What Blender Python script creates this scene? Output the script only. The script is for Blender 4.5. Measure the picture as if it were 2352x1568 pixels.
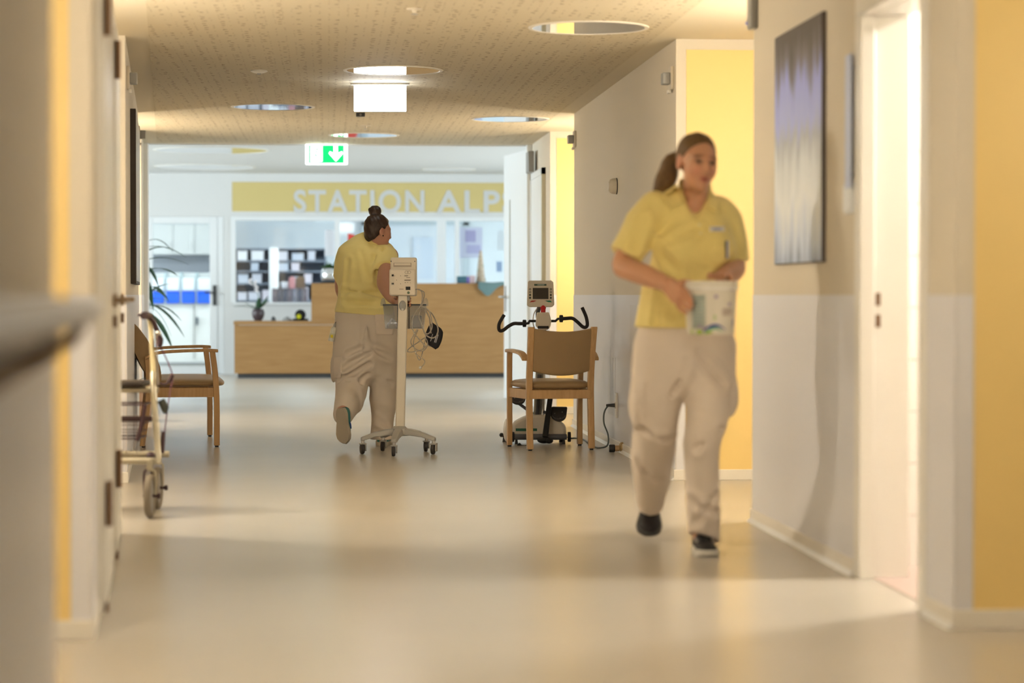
import bpy, math, random
import numpy as np
from mathutils import Vector, Matrix
random.seed(7)
for o in list(bpy.data.objects):
    bpy.data.objects.remove(o, do_unlink=True)
SC = bpy.context.scene
COL = SC.collection

# ------------------------------------------------------------------ camera
CX, CY, F = 1176.0, 784.0, 5553.0          # 85 mm lens on a 2352 x 1568 frame
CAMH = 1.05
YAW = math.atan(0.0765)                    # turned a little to the right of the corridor
PITCH = math.atan(107.0 / F)               # horizon at y = 677
cam_d = bpy.data.cameras.new('camera')
cam_d.sensor_width = 36.0
cam_d.lens = 36.0 * F / 2352.0
cam_d.clip_start, cam_d.clip_end = 0.05, 200
cam = bpy.data.objects.new('camera', cam_d)
COL.objects.link(cam)
cam.location = (0, 0, CAMH)
cam.rotation_euler = (math.pi / 2 - PITCH, 0, -YAW)
SC.camera = cam
cam_d.dof.use_dof = True
cam_d.dof.focus_distance = 16.3
cam_d.dof.aperture_fstop = 1.8

# ------------------------------------------------------------------ view, world
SC.view_settings.view_transform = 'Standard'
SC.view_settings.look = 'None'
SC.view_settings.exposure = 1.27
SC.view_settings.gamma = 1.0
SC.view_settings.use_curve_mapping = False
W = bpy.data.worlds.new('world'); SC.world = W
W.use_nodes = True
W.node_tree.nodes['Background'].inputs[0].default_value = (0.80, 0.90, 1.0, 1)
W.node_tree.nodes['Background'].inputs[1].default_value = 1.0

def area_light(name, loc, rot, sx, sy, power, col):
    d = bpy.data.lights.new(name, 'AREA'); d.shape = 'RECTANGLE'
    d.size, d.size_y, d.energy, d.color = sx, sy, power, col
    o = bpy.data.objects.new(name, d); COL.objects.link(o)
    o.location, o.rotation_euler = loc, rot
    return o
DAY = (0.92, 0.97, 1.0)
# assumed daylight at the lobby's and the office's unseen windows (outside the panes)
area_light('assumed_daylight_lobby_west', (-8.05, 27.6, 1.5), (0, -math.pi / 2, 0), 2.2, 6.4, 310, DAY)
area_light('assumed_daylight_lobby_east', (6.25, 27.6, 1.5), (0, math.pi / 2, 0), 2.2, 6.4, 210, DAY)
area_light('assumed_daylight_office_west', (-8.05, 35.2, 1.5), (0, -math.pi / 2, 0), 2.2, 5.0, 120, DAY)
area_light('assumed_daylight_office_east', (6.25, 35.2, 1.5), (0, math.pi / 2, 0), 2.2, 5.0, 120, DAY)

# ------------------------------------------------------------------ pixel helpers (real 3-D positions)
CR = cam.rotation_euler.to_matrix()
def ray(px, py):
    return CR @ Vector(((px - CX) / F, (CY - py) / F, -1.0))
def fl(px, py, z=0.0):                      # where the view ray meets the height z
    r = ray(px, py); t = (z - CAMH) / r.z
    return Vector((r.x * t, r.y * t, z))
def pY(px, py, Y):                          # where it meets the cross plane Y
    r = ray(px, py); t = Y / r.y
    return Vector((r.x * t, Y, CAMH + r.z * t))
FW = Vector((math.sin(YAW), math.cos(YAW), 0)); RT = Vector((math.cos(YAW), -math.sin(YAW), 0)); UP = Vector((0, 0, 1))
def pd(px, py, d):                          # at the distance d in front of the camera
    r = ray(px, py); t = d / r.dot(FW)
    return Vector((0, 0, CAMH)) + r * t
def cf(xc, d, z=0.0):
    return RT * xc + FW * d + UP * z

# ------------------------------------------------------------------ mesh builder
class B:
    def __init__(s):
        s.v = []; s.f = []
    def add(s, vs, fs, M=None):
        b = len(s.v)
        s.v += [tuple(M @ Vector(p)) if M is not None else tuple(p) for p in vs]
        s.f += [tuple(b + i for i in f) for f in fs]
        return s
    def box(s, c, d, M=None, rz=0, R=None):
        x, y, z = d[0] / 2, d[1] / 2, d[2] / 2
        vs = [(a * x, b * y, e * z) for e in (-1, 1) for b in (-1, 1) for a in (-1, 1)]
        fs = [(0, 2, 3, 1), (4, 5, 7, 6), (0, 1, 5, 4), (2, 6, 7, 3), (0, 4, 6, 2), (1, 3, 7, 5)]
        T = Matrix.Translation(c) @ (R.to_4x4() if R is not None else Matrix.Rotation(rz, 4, 'Z'))
        return s.add(vs, fs, M @ T if M is not None else T)
    def bx(s, x0, x1, y0, y1, z0, z1):
        return s.box(((x0 + x1) / 2, (y0 + y1) / 2, (z0 + z1) / 2), (abs(x1 - x0), abs(y1 - y0), abs(z1 - z0)))
    def prism(s, poly, z0, z1, M=None):
        n = len(poly)
        a = sum(poly[i][0] * poly[(i + 1) % n][1] - poly[(i + 1) % n][0] * poly[i][1] for i in range(n))
        if a < 0: poly = poly[::-1]
        vs = [(p[0], p[1], z0) for p in poly] + [(p[0], p[1], z1) for p in poly]
        fs = [tuple(range(n - 1, -1, -1)), tuple(range(n, 2 * n))] + [(i, (i + 1) % n, n + (i + 1) % n, n + i) for i in range(n)]
        return s.add(vs, fs, M)
    def tube(s, pts, r, n=10, cap=True, closed=False, flat=None):
        pts = [Vector(p) for p in pts]; m = len(pts)
        rr = r if isinstance(r, (list, tuple)) else [r] * m
        tan = []
        for i in range(m):
            if closed: t = pts[(i + 1) % m] - pts[i - 1]
            else: t = pts[min(i + 1, m - 1)] - pts[max(i - 1, 0)]
            tan.append(t.normalized() if t.length > 1e-9 else Vector((0, 0, 1)))
        u = tan[0].orthogonal().normalized()
        if abs(tan[0].z) < .9: u = (UP - tan[0] * tan[0].z).normalized()
        b = len(s.v)
        for i in range(m):
            u = (u - tan[i] * u.dot(tan[i])).normalized(); w = tan[i].cross(u)
            for k in range(n):
                a = 2 * math.pi * k / n
                s.v.append(tuple(pts[i] + (u * math.cos(a) + w * math.sin(a) * (flat or 1)) * rr[i]))
        for i in range(m if closed else m - 1):
            j = (i + 1) % m
            for k in range(n):
                q = (k + 1) % n
                s.f.append((b + i * n + k, b + i * n + q, b + j * n + q, b + j * n + k))
        if cap and not closed:
            s.f.append(tuple(b + k for k in range(n - 1, -1, -1)))
            s.f.append(tuple(b + (m - 1) * n + k for k in range(n)))
        return s
    def cyl(s, a, b, r0, r1=None, n=16):
        return s.tube([a, b], [r0, r0 if r1 is None else r1], n)
    def lathe(s, prof, c=(0, 0, 0), n=24, M=None, cap=True):
        b = []
        vs = []; fs = []
        for (r, z) in prof:
            for k in range(n):
                a = 2 * math.pi * k / n
                vs.append((r * math.cos(a), r * math.sin(a), z))
        for i in range(len(prof) - 1):
            for k in range(n):
                q = (k + 1) % n
                fs.append((i * n + k, i * n + q, (i + 1) * n + q, (i + 1) * n + k))
        if cap:
            fs.append(tuple(range(n - 1, -1, -1)))
            fs.append(tuple((len(prof) - 1) * n + k for k in range(n)))
        T = Matrix.Translation(c)
        return s.add(vs, fs, T @ M if M is not None else T)
    def ball(s, c, r, n=16, R=None):
        r = r if isinstance(r, (tuple, list)) else (r, r, r)
        m = n // 2; vs = []; fs = []
        for i in range(m + 1):
            t = math.pi * (i + (.04 if i == 0 else -.04 if i == m else 0)) / m
            for k in range(n):
                a = 2 * math.pi * k / n
                vs.append((r[0] * math.sin(t) * math.cos(a), r[1] * math.sin(t) * math.sin(a), -r[2] * math.cos(t)))
        for i in range(m):
            for k in range(n):
                q = (k + 1) % n
                fs.append((i * n + k, i * n + q, (i + 1) * n + q, (i + 1) * n + k))
        fs.append(tuple(range(n - 1, -1, -1))); fs.append(tuple(m * n + k for k in range(n)))
        T = Matrix.Translation(c)
        return s.add(vs, fs, T @ R.to_4x4() if R is not None else T)
    def grid(s, fn, nu, nv, closed_u=False):
        vs = [tuple(fn(i / (nu if closed_u else nu - 1), j / (nv - 1))) for j in range(nv) for i in range(nu)]
        fs = []
        for j in range(nv - 1):
            for i in range(nu if closed_u else nu - 1):
                q = (i + 1) % nu
                fs.append((j * nu + i, j * nu + q, (j + 1) * nu + q, (j + 1) * nu + i))
        return s.add(vs, fs)
    def build(s, name, mat, parent=None, loc=None, rz=None, bev=0, seg=2, smooth=True, ang=35, solid=0):
        me = bpy.data.meshes.new(name)
        me.from_pydata(s.v, [], s.f); me.validate(); me.update()
        o = bpy.data.objects.new(name, me); COL.objects.link(o)
        if mat is not None: me.materials.append(mat)
        if smooth:
            me.shade_smooth()
            me.set_sharp_from_angle(angle=math.radians(ang))
        if solid:
            m = o.modifiers.new('solid', 'SOLIDIFY'); m.thickness = solid; m.offset = 0
        if bev:
            m = o.modifiers.new('bevel', 'BEVEL'); m.width = bev; m.segments = seg; m.limit_method = 'ANGLE'; m.angle_limit = math.radians(40)
            m.harden_normals = False
        if parent is not None: o.parent = parent
        if loc is not None: o.location = loc
        if rz is not None: o.rotation_euler = (0, 0, rz)
        return o

def smooth_path(pts, k=6, closed=False):
    pts = [Vector(p) for p in pts]; n = len(pts); out = []
    for i in range(n if closed else n - 1):
        if closed: a, b, c, d = pts[i - 1], pts[i], pts[(i + 1) % n], pts[(i + 2) % n]
        else: a, b, c, d = pts[max(i - 1, 0)], pts[i], pts[i + 1], pts[min(i + 2, n - 1)]
        for j in range(k):
            t = j / k
            out.append(0.5 * ((2 * b) + (c - a) * t + (2 * a - 5 * b + 4 * c - d) * t * t + (3 * b - a - 3 * c + d) * t ** 3))
    if not closed: out.append(pts[-1])
    return out

def empty(name, loc=(0, 0, 0), rz=0.0):
    o = bpy.data.objects.new(name, None); COL.objects.link(o)
    o.location = loc; o.rotation_euler = (0, 0, rz); o.empty_display_size = .1
    return o
def tag(o, label, cat, group=None, kind=None):
    o['label'] = label; o['category'] = cat
    if group: o['group'] = group
    if kind: o['kind'] = kind
    return o
def struct(o, label=None):
    o['kind'] = 'structure'
    if label: o['label'] = label
    return o
def copy_tree(o, parent=None):
    c = o.copy(); COL.objects.link(c); c.parent = parent
    for ch in [q for q in o.children]:
        copy_tree(ch, c)
    return c

# ------------------------------------------------------------------ materials
def mat(name, col, rough=.5, metal=0, spec=.5, bump=None, var=None, coat=0, emit=None, trans=0, alpha=1, sss=0, ior=1.45, sheen=0):
    m = bpy.data.materials.new(name); m.use_nodes = True
    nt = m.node_tree; b = nt.nodes['Principled BSDF']; N = nt.nodes; L = nt.links
    b.inputs['Base Color'].default_value = (*col, 1)
    b.inputs['Roughness'].default_value = rough
    b.inputs['Metallic'].default_value = metal
    b.inputs['Specular IOR Level'].default_value = spec
    b.inputs['IOR'].default_value = ior
    if coat: b.inputs['Coat Weight'].default_value = coat; b.inputs['Coat Roughness'].default_value = .1
    if trans: b.inputs['Transmission Weight'].default_value = trans
    if sheen: b.inputs['Sheen Weight'].default_value = sheen
    if alpha < 1: b.inputs['Alpha'].default_value = alpha
    if sss:
        b.inputs['Subsurface Weight'].default_value = sss
        b.inputs['Subsurface Radius'].default_value = (.012, .005, .003); b.inputs['Subsurface Scale'].default_value = 1
    if emit:
        b.inputs['Emission Color'].default_value = (*emit[0], 1); b.inputs['Emission Strength'].default_value = emit[1]
    tc = None
    if var or bump: tc = N.new('ShaderNodeTexCoord')
    if var:                                    # (scale, amount, stretch xyz)
        mp = N.new('ShaderNodeMapping'); L.new(tc.outputs['Object'], mp.inputs[0])
        if len(var) > 2: mp.inputs['Scale'].default_value = var[2]
        n = N.new('ShaderNodeTexNoise'); n.inputs['Scale'].default_value = var[0]; n.inputs['Detail'].default_value = 5
        L.new(mp.outputs[0], n.inputs['Vector'])
        r = N.new('ShaderNodeMapRange'); r.inputs[1].default_value = .3; r.inputs[2].default_value = .7
        r.inputs[3].default_value = 1 - var[1]; r.inputs[4].default_value = 1 + var[1]
        L.new(n.outputs[0], r.inputs[0])
        mx = N.new('ShaderNodeVectorMath'); mx.operation = 'SCALE'
        mx.inputs[0].default_value = col; L.new(r.outputs[0], mx.inputs['Scale'])
        L.new(mx.outputs[0], b.inputs['Base Color'])
    if bump:                                   # (scale, strength)
        mp = N.new('ShaderNodeMapping'); L.new(tc.outputs['Object'], mp.inputs[0])
        if len(bump) > 2: mp.inputs['Scale'].default_value = bump[2]
        n = N.new('ShaderNodeTexNoise'); n.inputs['Scale'].default_value = bump[0]; n.inputs['Detail'].default_value = 3
        L.new(mp.outputs[0], n.inputs['Vector'])
        bp = N.new('ShaderNodeBump'); bp.inputs['Strength'].default_value = bump[1]; bp.inputs['Distance'].default_value = .01
        L.new(n.outputs[0], bp.inputs['Height']); L.new(bp.outputs[0], b.inputs['Normal'])
    return m

def wood(name, c1, c2, rough=.4, stretch=(1, 1, 12), scale=6):
    m = bpy.data.materials.new(name); m.use_nodes = True
    nt = m.node_tree; b = nt.nodes['Principled BSDF']; N = nt.nodes; L = nt.links
    tc = N.new('ShaderNodeTexCoord'); mp = N.new('ShaderNodeMapping'); mp.inputs['Scale'].default_value = stretch
    L.new(tc.outputs['Object'], mp.inputs[0])
    n = N.new('ShaderNodeTexNoise'); n.inputs['Scale'].default_value = scale; n.inputs['Detail'].default_value = 6; n.inputs['Distortion'].default_value = .6
    L.new(mp.outputs[0], n.inputs['Vector'])
    cr = N.new('ShaderNodeValToRGB'); cr.color_ramp.elements[0].position = .3; cr.color_ramp.elements[1].position = .72
    cr.color_ramp.elements[0].color = (*c1, 1); cr.color_ramp.elements[1].color = (*c2, 1)
    L.new(n.outputs[0], cr.inputs[0]); L.new(cr.outputs[0], b.inputs['Base Color'])
    b.inputs['Roughness'].default_value = rough
    return m

def pane(name, tint=(.93, .97, .98), refl=.08):
    m = bpy.data.materials.new(name); m.use_nodes = True
    nt = m.node_tree; N = nt.nodes; L = nt.links
    N.remove(N['Principled BSDF']); out = N['Material Output']
    t = N.new('ShaderNodeBsdfTransparent'); t.inputs[0].default_value = (*tint, 1)
    g = N.new('ShaderNodeBsdfGlossy'); g.inputs['Roughness'].default_value = .02
    fr = N.new('ShaderNodeFresnel'); fr.inputs[0].default_value = 1.45
    mx = N.new('ShaderNodeMixShader'); L.new(fr.outputs[0], mx.inputs[0]); L.new(t.outputs[0], mx.inputs[1]); L.new(g.outputs[0], mx.inputs[2])
    L.new(mx.outputs[0], out.inputs[0])
    return m

M = {}
M['wall'] = mat('wall_paint', (.70, .64, .53), .6, bump=(90, .03))
M['wall_cool'] = mat('lobby_paint', (.72, .72, .71), .6)
M['wain'] = mat('wall_guard_sheet', (.75, .75, .79), .34, bump=(3, .02, (1, 1, .15)))
M['yellow'] = mat('yellow_paint', (.87, .65, .26), .45)
M['base'] = mat('baseboard_white', (.82, .78, .70), .4)
M['white'] = mat('white_lacquer', (.82, .82, .80), .35)
M['white_cool'] = mat('white_metal_frame', (.82, .84, .85), .35)
M['door'] = mat('door_leaf_white', (.80, .78, .71), .35)
M['jamb'] = mat('door_jamb_white', (.86, .84, .79), .35)
M['tile'] = mat('wall_tile_glaze', (.88, .86, .83), .2)
M['grout'] = mat('grout_grey', (.62, .6, .57), .8)
M['room_floor'] = mat('room_floor_mauve', (.55, .42, .37), .4)
M['brass'] = mat('brown_bronze_metal', (.20, .12, .07), .4, .7)
M['steel'] = mat('brushed_steel', (.55, .54, .52), .35, 1)
M['dark'] = mat('black_rubber', (.012, .012, .013), .55)
M['grey_dark'] = mat('dark_grey_plastic', (.06, .062, .065), .45)
M['grey'] = mat('mid_grey_plastic', (.30, .30, .29), .4)
M['plastic'] = mat('cream_plastic', (.70, .64, .53), .4)
M['plastic_w'] = mat('white_plastic', (.80, .78, .73), .35)
M['beech'] = wood('beech_wood', (.52, .32, .14), (.64, .41, .20), .38, stretch=(9, 9, 1), scale=5)
M['oak'] = wood('oak_veneer', (.32, .165, .055), (.39, .215, .078), .45, stretch=(1.0, 7, 9), scale=2.6)
M['uphol'] = mat('tan_vinyl', (.36, .24, .12), .42, bump=(160, .06))
M['glassdark'] = mat('mirrored_lamp_glass', (.66, .68, .72), .03, 1.0)
M['ring'] = mat('lamp_trim_ring', (.78, .74, .66), .4)
M['pane'] = pane('clear_pane')

# linoleum floor with slight mottling and sheet seams kept as geometry
m = mat('linoleum', (.53, .485, .415), .27, spec=.55, var=(.8, .035), bump=(38, .012)); M['floor'] = m
# perforated plasterboard: several hole sizes on a regular raster
def perforated():
    m = bpy.data.materials.new('perforated_plasterboard'); m.use_nodes = True
    nt = m.node_tree; b = nt.nodes['Principled BSDF']; N = nt.nodes; L = nt.links
    tc = N.new('ShaderNodeTexCoord'); total = None
    def mth(op, a, c=None):
        n = N.new('ShaderNodeMath'); n.operation = op
        for i, v in enumerate((a, c)):
            if v is None: continue
            if isinstance(v, (int, float)): n.inputs[i].default_value = v
            else: L.new(v, n.inputs[i])
        return n.outputs[0]
    for sc, off, thr, rad in ((10.0, .0, .45, .12), (21.0, .31, .62, .12)):
        mp = N.new('ShaderNodeMapping'); mp.inputs['Scale'].default_value = (sc, sc, sc); mp.inputs['Location'].default_value = (off, off * 1.7, 0)
        L.new(tc.outputs['Object'], mp.inputs[0])
        flr = N.new('ShaderNodeVectorMath'); flr.operation = 'FLOOR'; L.new(mp.outputs[0], flr.inputs[0])
        frc = N.new('ShaderNodeVectorMath'); frc.operation = 'FRACTION'; L.new(mp.outputs[0], frc.inputs[0])
        sx = N.new('ShaderNodeSeparateXYZ'); L.new(frc.outputs[0], sx.inputs[0])
        sf = N.new('ShaderNodeSeparateXYZ'); L.new(flr.outputs[0], sf.inputs[0])
        cb = N.new('ShaderNodeCombineXYZ'); L.new(sf.outputs[0], cb.inputs[0]); L.new(sf.outputs[1], cb.inputs[1])
        wn = N.new('ShaderNodeTexWhiteNoise'); wn.noise_dimensions = '2D'; L.new(cb.outputs[0], wn.inputs['Vector'])
        sc2 = N.new('ShaderNodeSeparateColor'); L.new(wn.outputs['Color'], sc2.inputs[0])
        cx = mth('ADD', mth('MULTIPLY', sc2.outputs[0], .3), .35); cy = mth('ADD', mth('MULTIPLY', sc2.outputs[1], .3), .35)
        dx = mth('SUBTRACT', sx.outputs[0], cx); dy = mth('SUBTRACT', sx.outputs[1], cy)
        d = mth('SQRT', mth('ADD', mth('MULTIPLY', dx, dx), mth('MULTIPLY', dy, dy)))
        inside = mth('LESS_THAN', d, rad); on = mth('GREATER_THAN', wn.outputs['Value'], thr)
        h = mth('MULTIPLY', inside, on)
        total = h if total is None else mth('MAXIMUM', total, h)
    mx = N.new('ShaderNodeMix'); mx.data_type = 'RGBA'; L.new(total, mx.inputs[0])
    mx.inputs[6].default_value = (.60, .53, .39, 1); mx.inputs[7].default_value = (.22, .15, .08, 1)
    L.new(mx.outputs[2], b.inputs['Base Color']); b.inputs['Roughness'].default_value = .7
    b.inputs['Specular IOR Level'].default_value = .25
    return m
M['perf'] = perforated()
# ================================================================== THE BUILDING
CEIL = 2.495; LCEIL = 2.66
RX = 1.969                                   # face of the right-hand wall
LK = 0.0648
def LXat(Y): return -0.237 - LK * Y          # face of the left-hand wall (runs out at a slight angle)
LANG = math.atan2(1, -LK)                    # local x along the left wall, local -y into the corridor
LDIR = Vector((-LK, 1, 0)).normalized(); LIN = Vector((LDIR.y, -LDIR.x, 0))   # into the corridor
def Lp(Y, inn=0.0, z=0.0):
    return Vector((LXat(Y), Y, z)) + LIN * inn

floor = struct(B().bx(-8.2, 6.4, -4.2, 38.6, -.1, 0).build('floor', M['floor'], smooth=False))
ceil = struct(B().bx(-8.2, 6.4, -4.2, 23.30, CEIL, CEIL + .25).build('ceiling', mat('ceiling_paint', (.66, .59, .45), .7), smooth=False))
struct(B().bx(-8.2, 6.4, 23.28, 38.6, LCEIL, LCEIL + .1).build('ceiling_lobby', M['wall_cool'], smooth=False))
# inset perforated board over the corridor, as single boards with hairline joints
def pl(Y): return LXat(Y) + .13
ys = [-3.9, -.4, 3.1, 6.6, 10.1, 13.0, 16.35, 19.8, 23.1]
for a, b in zip(ys, ys[1:]):
    B().prism([(pl(a), a + .001), (RX - .13, a + .001), (RX - .13, b - .001), (pl(b), b - .001)], CEIL - .004, CEIL + .002).build('perforated_board', M['perf'], ceil, smooth=False)

# ---- right-hand wall: blocks with alcoves between, a doorway to a tiled room
AD = .95
w = B()
for y0, y1 in ((-4.2, 5.0), (13.58, 19.24), (21.31, 23.22)):
    w.bx(RX, RX + AD, y0, y1, 0, CEIL)
for y0, y1 in ((5.0, 7.46), (11.08, 13.58), (19.24, 21.31)):
    w.bx(RX + AD, RX + AD + .15, y0, y1, 0, CEIL)
T = .16
DY0, DY1, DH = 7.853, 8.835, 2.10
w.bx(RX, RX + T, 7.46, DY0, 0, CEIL); w.bx(RX, RX + T, DY1, 11.08, 0, CEIL); w.bx(RX, RX + T, DY0, DY1, DH, CEIL)
w.bx(RX + T, RX + 2.2, 7.46, 7.56, 0, CEIL)                  # near wall of the tiled room = far cheek of the near alcove
w.bx(RX + T, RX + 2.2, 10.95, 11.08, 0, CEIL)
w.bx(RX + 2.2, RX + 2.3, 7.46, 11.08, 0, CEIL)
wall_r = struct(w.build('wall_right', M['wall'], smooth=False))
def cross_panel(parent, x0, x1, Y, zt=2.435):                # yellow painted field on a face that looks at the camera
    B().bx(x0, x1, Y - .004, Y + .001, .06, zt).build('yellow_field', M['yellow'], parent, smooth=False)
for Y in (7.46, 13.58, 21.31):
    cross_panel(wall_r, RX + .058, RX + AD - .03, Y)
    g = B().bx(RX + .002, RX + .056, Y - .003, Y + .001, .06, 1.05).build('wall_guard', M['wain'], wall_r, smooth=False)
for y0, y1 in ((-4.0, 5.0), (7.46, DY0 - .03), (DY1 + .03, 11.08), (13.58, 19.24), (21.31, 22.0)):
    B().bx(RX - .004, RX + .001, y0, y1, .06, 1.05).build('wall_guard', M['wain'], wall_r, smooth=False)
# access covers let into the guard sheet of the far wall
for y0, y1, z0, z1 in ((16.42, 16.85, .22, .62), (15.05, 15.62, .38, .985), (18.4, 19.0, .985, .99)):
    B().bx(RX - .006, RX - .003, y0, y1, z0, z1).build('access_cover', mat('cover_sheet', (.71, .705, .725), .36), wall_r, bev=.001, smooth=False)
bb = B()
for y0, y1 in ((-4.0, 5.0), (7.45, DY0 - .05), (DY1 + .05, 11.09), (13.57, 19.25), (21.30, 23.2)):
    bb.bx(RX - .012, RX, y0, y1, 0, .06)
for Y in (7.46, 13.58, 21.31):
    bb.bx(RX - .012, RX + AD, Y - .012, Y, 0, .06)
for y0, y1 in ((5.0, 7.46), (11.08, 13.58), (19.24, 21.31)):
    bb.bx(RX + AD - .012, RX + AD, y0, y1, 0, .06)
struct(bb.build('baseboard_right', M['base'], bev=.003))
cc = B()
for y0, y1 in ((7.45, DY0 - .05), (DY1 + .05, 11.09), (13.57, 19.25), (21.30, 23.2)):
    cc.prism([(RX - .03, 0), (RX - .012, 0), (RX - .012, .018)], 0, 1, Matrix(((1, 0, 0, 0), (0, 0, y1 - y0, y0), (0, 1, 0, 0), (0, 0, 0, 1))))
struct(cc.build('trim_1', M['white'], smooth=False))

# ---- doorway into the tiled room
d1 = struct(empty('door_1', (RX, (DY0 + DY1) / 2, 0)), 'white steel door frame of the brightly lit tiled room')
hw = (DY1 - DY0) / 2
for s in (1, -1):
    y = s * hw
    b = B().bx(-.012, .045, y - s * .05, y + s * .045, 0, DH - .02)
    b.build('jamb', M['jamb'], d1, bev=.004)
    B().bx(.046, T + .02, y - s * .028, y + s * .02, 0, DH - .021).build('jamb_lining', M['jamb'], d1, bev=.004)
B().bx(-.012, .045, -hw - .045, hw + .045, DH - .019, DH + .055).build('head', M['jamb'], d1, bev=.004)
B().bx(.046, T + .02, -hw - .02, hw + .02, DH - .02, DH + .03).build('head_lining', M['jamb'], d1, bev=.004)
for z in (1.035, .955):
    B().bx(.052, .070, hw - .0305, hw - .027, z - .025, z + .022).build('strike_plate', M['brass'], d1, smooth=False)
# the tiled room behind it
wt = struct(B().bx(RX + T + .02, RX + 1.4, 9.18, 9.28, 0, CEIL).build('wall_tiled_room', M['grout'], smooth=False), 'white tiled wall of the side room')
tb = B().box((0, 0, 0), (.296, .012, .196)).build('tile', M['tile'], wt, bev=.002)
first = True
for r in range(12):
    for c in range(4):
        t = tb if first else tb.copy()
        if not first: COL.objects.link(t)
        first = False
        t.parent = wt; t.location = (RX + T + .02 + .15 + .3 * c, 9.174, .10 + .2 * r)
struct(B().bx(RX + .05, RX + 2.2, 7.56, 10.95, 0, .004).build('floor_tiled_room', M['room_floor'], smooth=False))

# ---- left-hand wall
def lblock(bm, y0, y1, depth=AD):
    a, b = Vector((LXat(y0), y0, 0)), Vector((LXat(y1), y1, 0))
    bm.prism([(a.x, a.y), (b.x, b.y), (b.x - depth, b.y), (a.x - depth, a.y)], 0, CEIL)
w = B()
LB = ((-4.2, 5.03), (7.43, 10.75), (13.63, 19.37), (21.4, 23.22))
for y0, y1 in LB: lblock(w, y0, y1)
for y0, y1 in ((5.03, 7.43), (10.75, 13.63), (19.37, 21.4)):
    w.prism([(LXat(y0) - AD, y0), (LXat(y1) - AD, y1), (LXat(y1) - AD - .15, y1), (LXat(y0) - AD - .15, y0)], 0, CEIL)
wall_l = struct(w.build('wall_left', M['wall'], smooth=False))
def lplate(bm, y0, y1, z0, z1, t=.004, out=.001):
    a, b = Lp(y0, -out), Lp(y1, -out); c, d = Lp(y1, t), Lp(y0, t)
    bm.prism([(a.x, a.y), (b.x, b.y), (c.x, c.y), (d.x, d.y)], z0, z1)
for y0, y1 in ((-4.1, 5.03), (7.43, 7.95), (13.63, 19.37), (21.4, 23.2)):
    q = B(); lplate(q, y0, y1, .06, 1.05); q.build('wall_guard', M['wain'], wall_l, smooth=False)
for Y in (7.43, 13.63, 21.4):
    B().bx(LXat(Y) - AD + .03, LXat(Y) - .062, Y - .004, Y + .001, .06, 2.435).build('yellow_field', M['yellow'], wall_l, smooth=False)
    B().bx(LXat(Y) - .06, LXat(Y) - .003, Y - .003, Y + .001, .06, 1.05).build('wall_guard', M['wain'], wall_l, smooth=False)
bb = B()
for y0, y1 in ((-4.1, 5.04), (7.42, 7.95), (13.62, 19.38), (21.39, 23.2)):
    lplate(bb, y0, y1, 0, .06, .012)
for Y in (7.43, 13.63, 21.4):
    bb.bx(LXat(Y) - AD, LXat(Y) + .012, Y - .012, Y, 0, .06)
struct(bb.build('baseboard_left', M['base'], bev=.003))

def left_door(name, y0, y1, label):
    yc = (y0 + y1) / 2; L = (y1 - y0) / 2 / LDIR.y
    p = Lp(yc); d = struct(empty(name, p, LANG), label)
    # local x along the wall (away from camera), local -y into the corridor
    for s in (-1, 1):
        B().bx(s * L - .03, s * L + .03, -.022, .0, 0, 2.12).build('jamb', M['jamb'], d, bev=.003)
    B().bx(-L - .03, L + .03, -.022, 0, 2.12, 2.18).build('head', M['jamb'], d, bev=.003)
    leaf = B().bx(-L + .032, L - .032, -.030, .0, .012, 2.115).build('leaf', M['door'], d, bev=.003)
    for z in (.36, 1.98):
        B().cyl((-L + .02, -.040, z - .075), (-L + .02, -.040, z + .075), .011).build('hinge', M['brass'], d)
    B().bx(-L + .032, -L + .08, -.036, -.002, .0, .03).build('floor_seal', M['brass'], d)
    hd = B().tube(smooth_path([(L - .10, -.03, 1.03), (L - .10, -.075, 1.03), (L - .12, -.082, 1.03), (L - .22, -.080, 1.03)], 4), .011, 10)
    hd.cyl((L - .10, -.03, 1.03), (L - .10, -.045, 1.03), .026)
    hd.build('lever_handle', mat('bronze_lever', (.36, .27, .18), .35, .8), d)
    B().cyl((L - .10, -.03, .95), (L - .10, -.045, .95), .022).build('key_rosette', M['brass'], d)
    return d
left_door('door_2', 8.05, 9.25, 'pale flush door with bronze lever on the near left wall')
left_door('door_3', 9.66, 10.70, 'second pale flush door along the left wall')

# end wall behind the camera and outer shell
struct(B().bx(-1.5, RX + AD, -4.4, -4.2, 0, CEIL).build('wall_back', M['wall'], smooth=False))
sh = B()
for x0, x1 in ((-8.0, -7.8), (6.0, 6.2)):
    sh.bx(x0, x1, 23.2, 24.3, 0, LCEIL); sh.bx(x0, x1, 30.9, 32.6, 0, LCEIL); sh.bx(x0, x1, 37.8, 38.6, 0, LCEIL)
    sh.bx(x0, x1, 24.3, 30.9, 0, .35); sh.bx(x0, x1, 24.3, 30.9, 2.58, LCEIL)
    sh.bx(x0, x1, 32.6, 37.8, 0, .35); sh.bx(x0, x1, 32.6, 37.8, 2.58, LCEIL)
sh.bx(-8.0, LXat(23.2) - AD, 23.05, 23.22, 0, LCEIL); sh.bx(RX + AD, 6.2, 23.05, 23.22, 0, LCEIL)
struct(sh.build('wall_lobby', M['wall_cool'], smooth=False))
struct(B().bx(-8.0, 6.2, 38.4, 38.6, 0, LCEIL).build('wall_office_back', mat('office_paint', (.74, .79, .84), .6), smooth=False))
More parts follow.
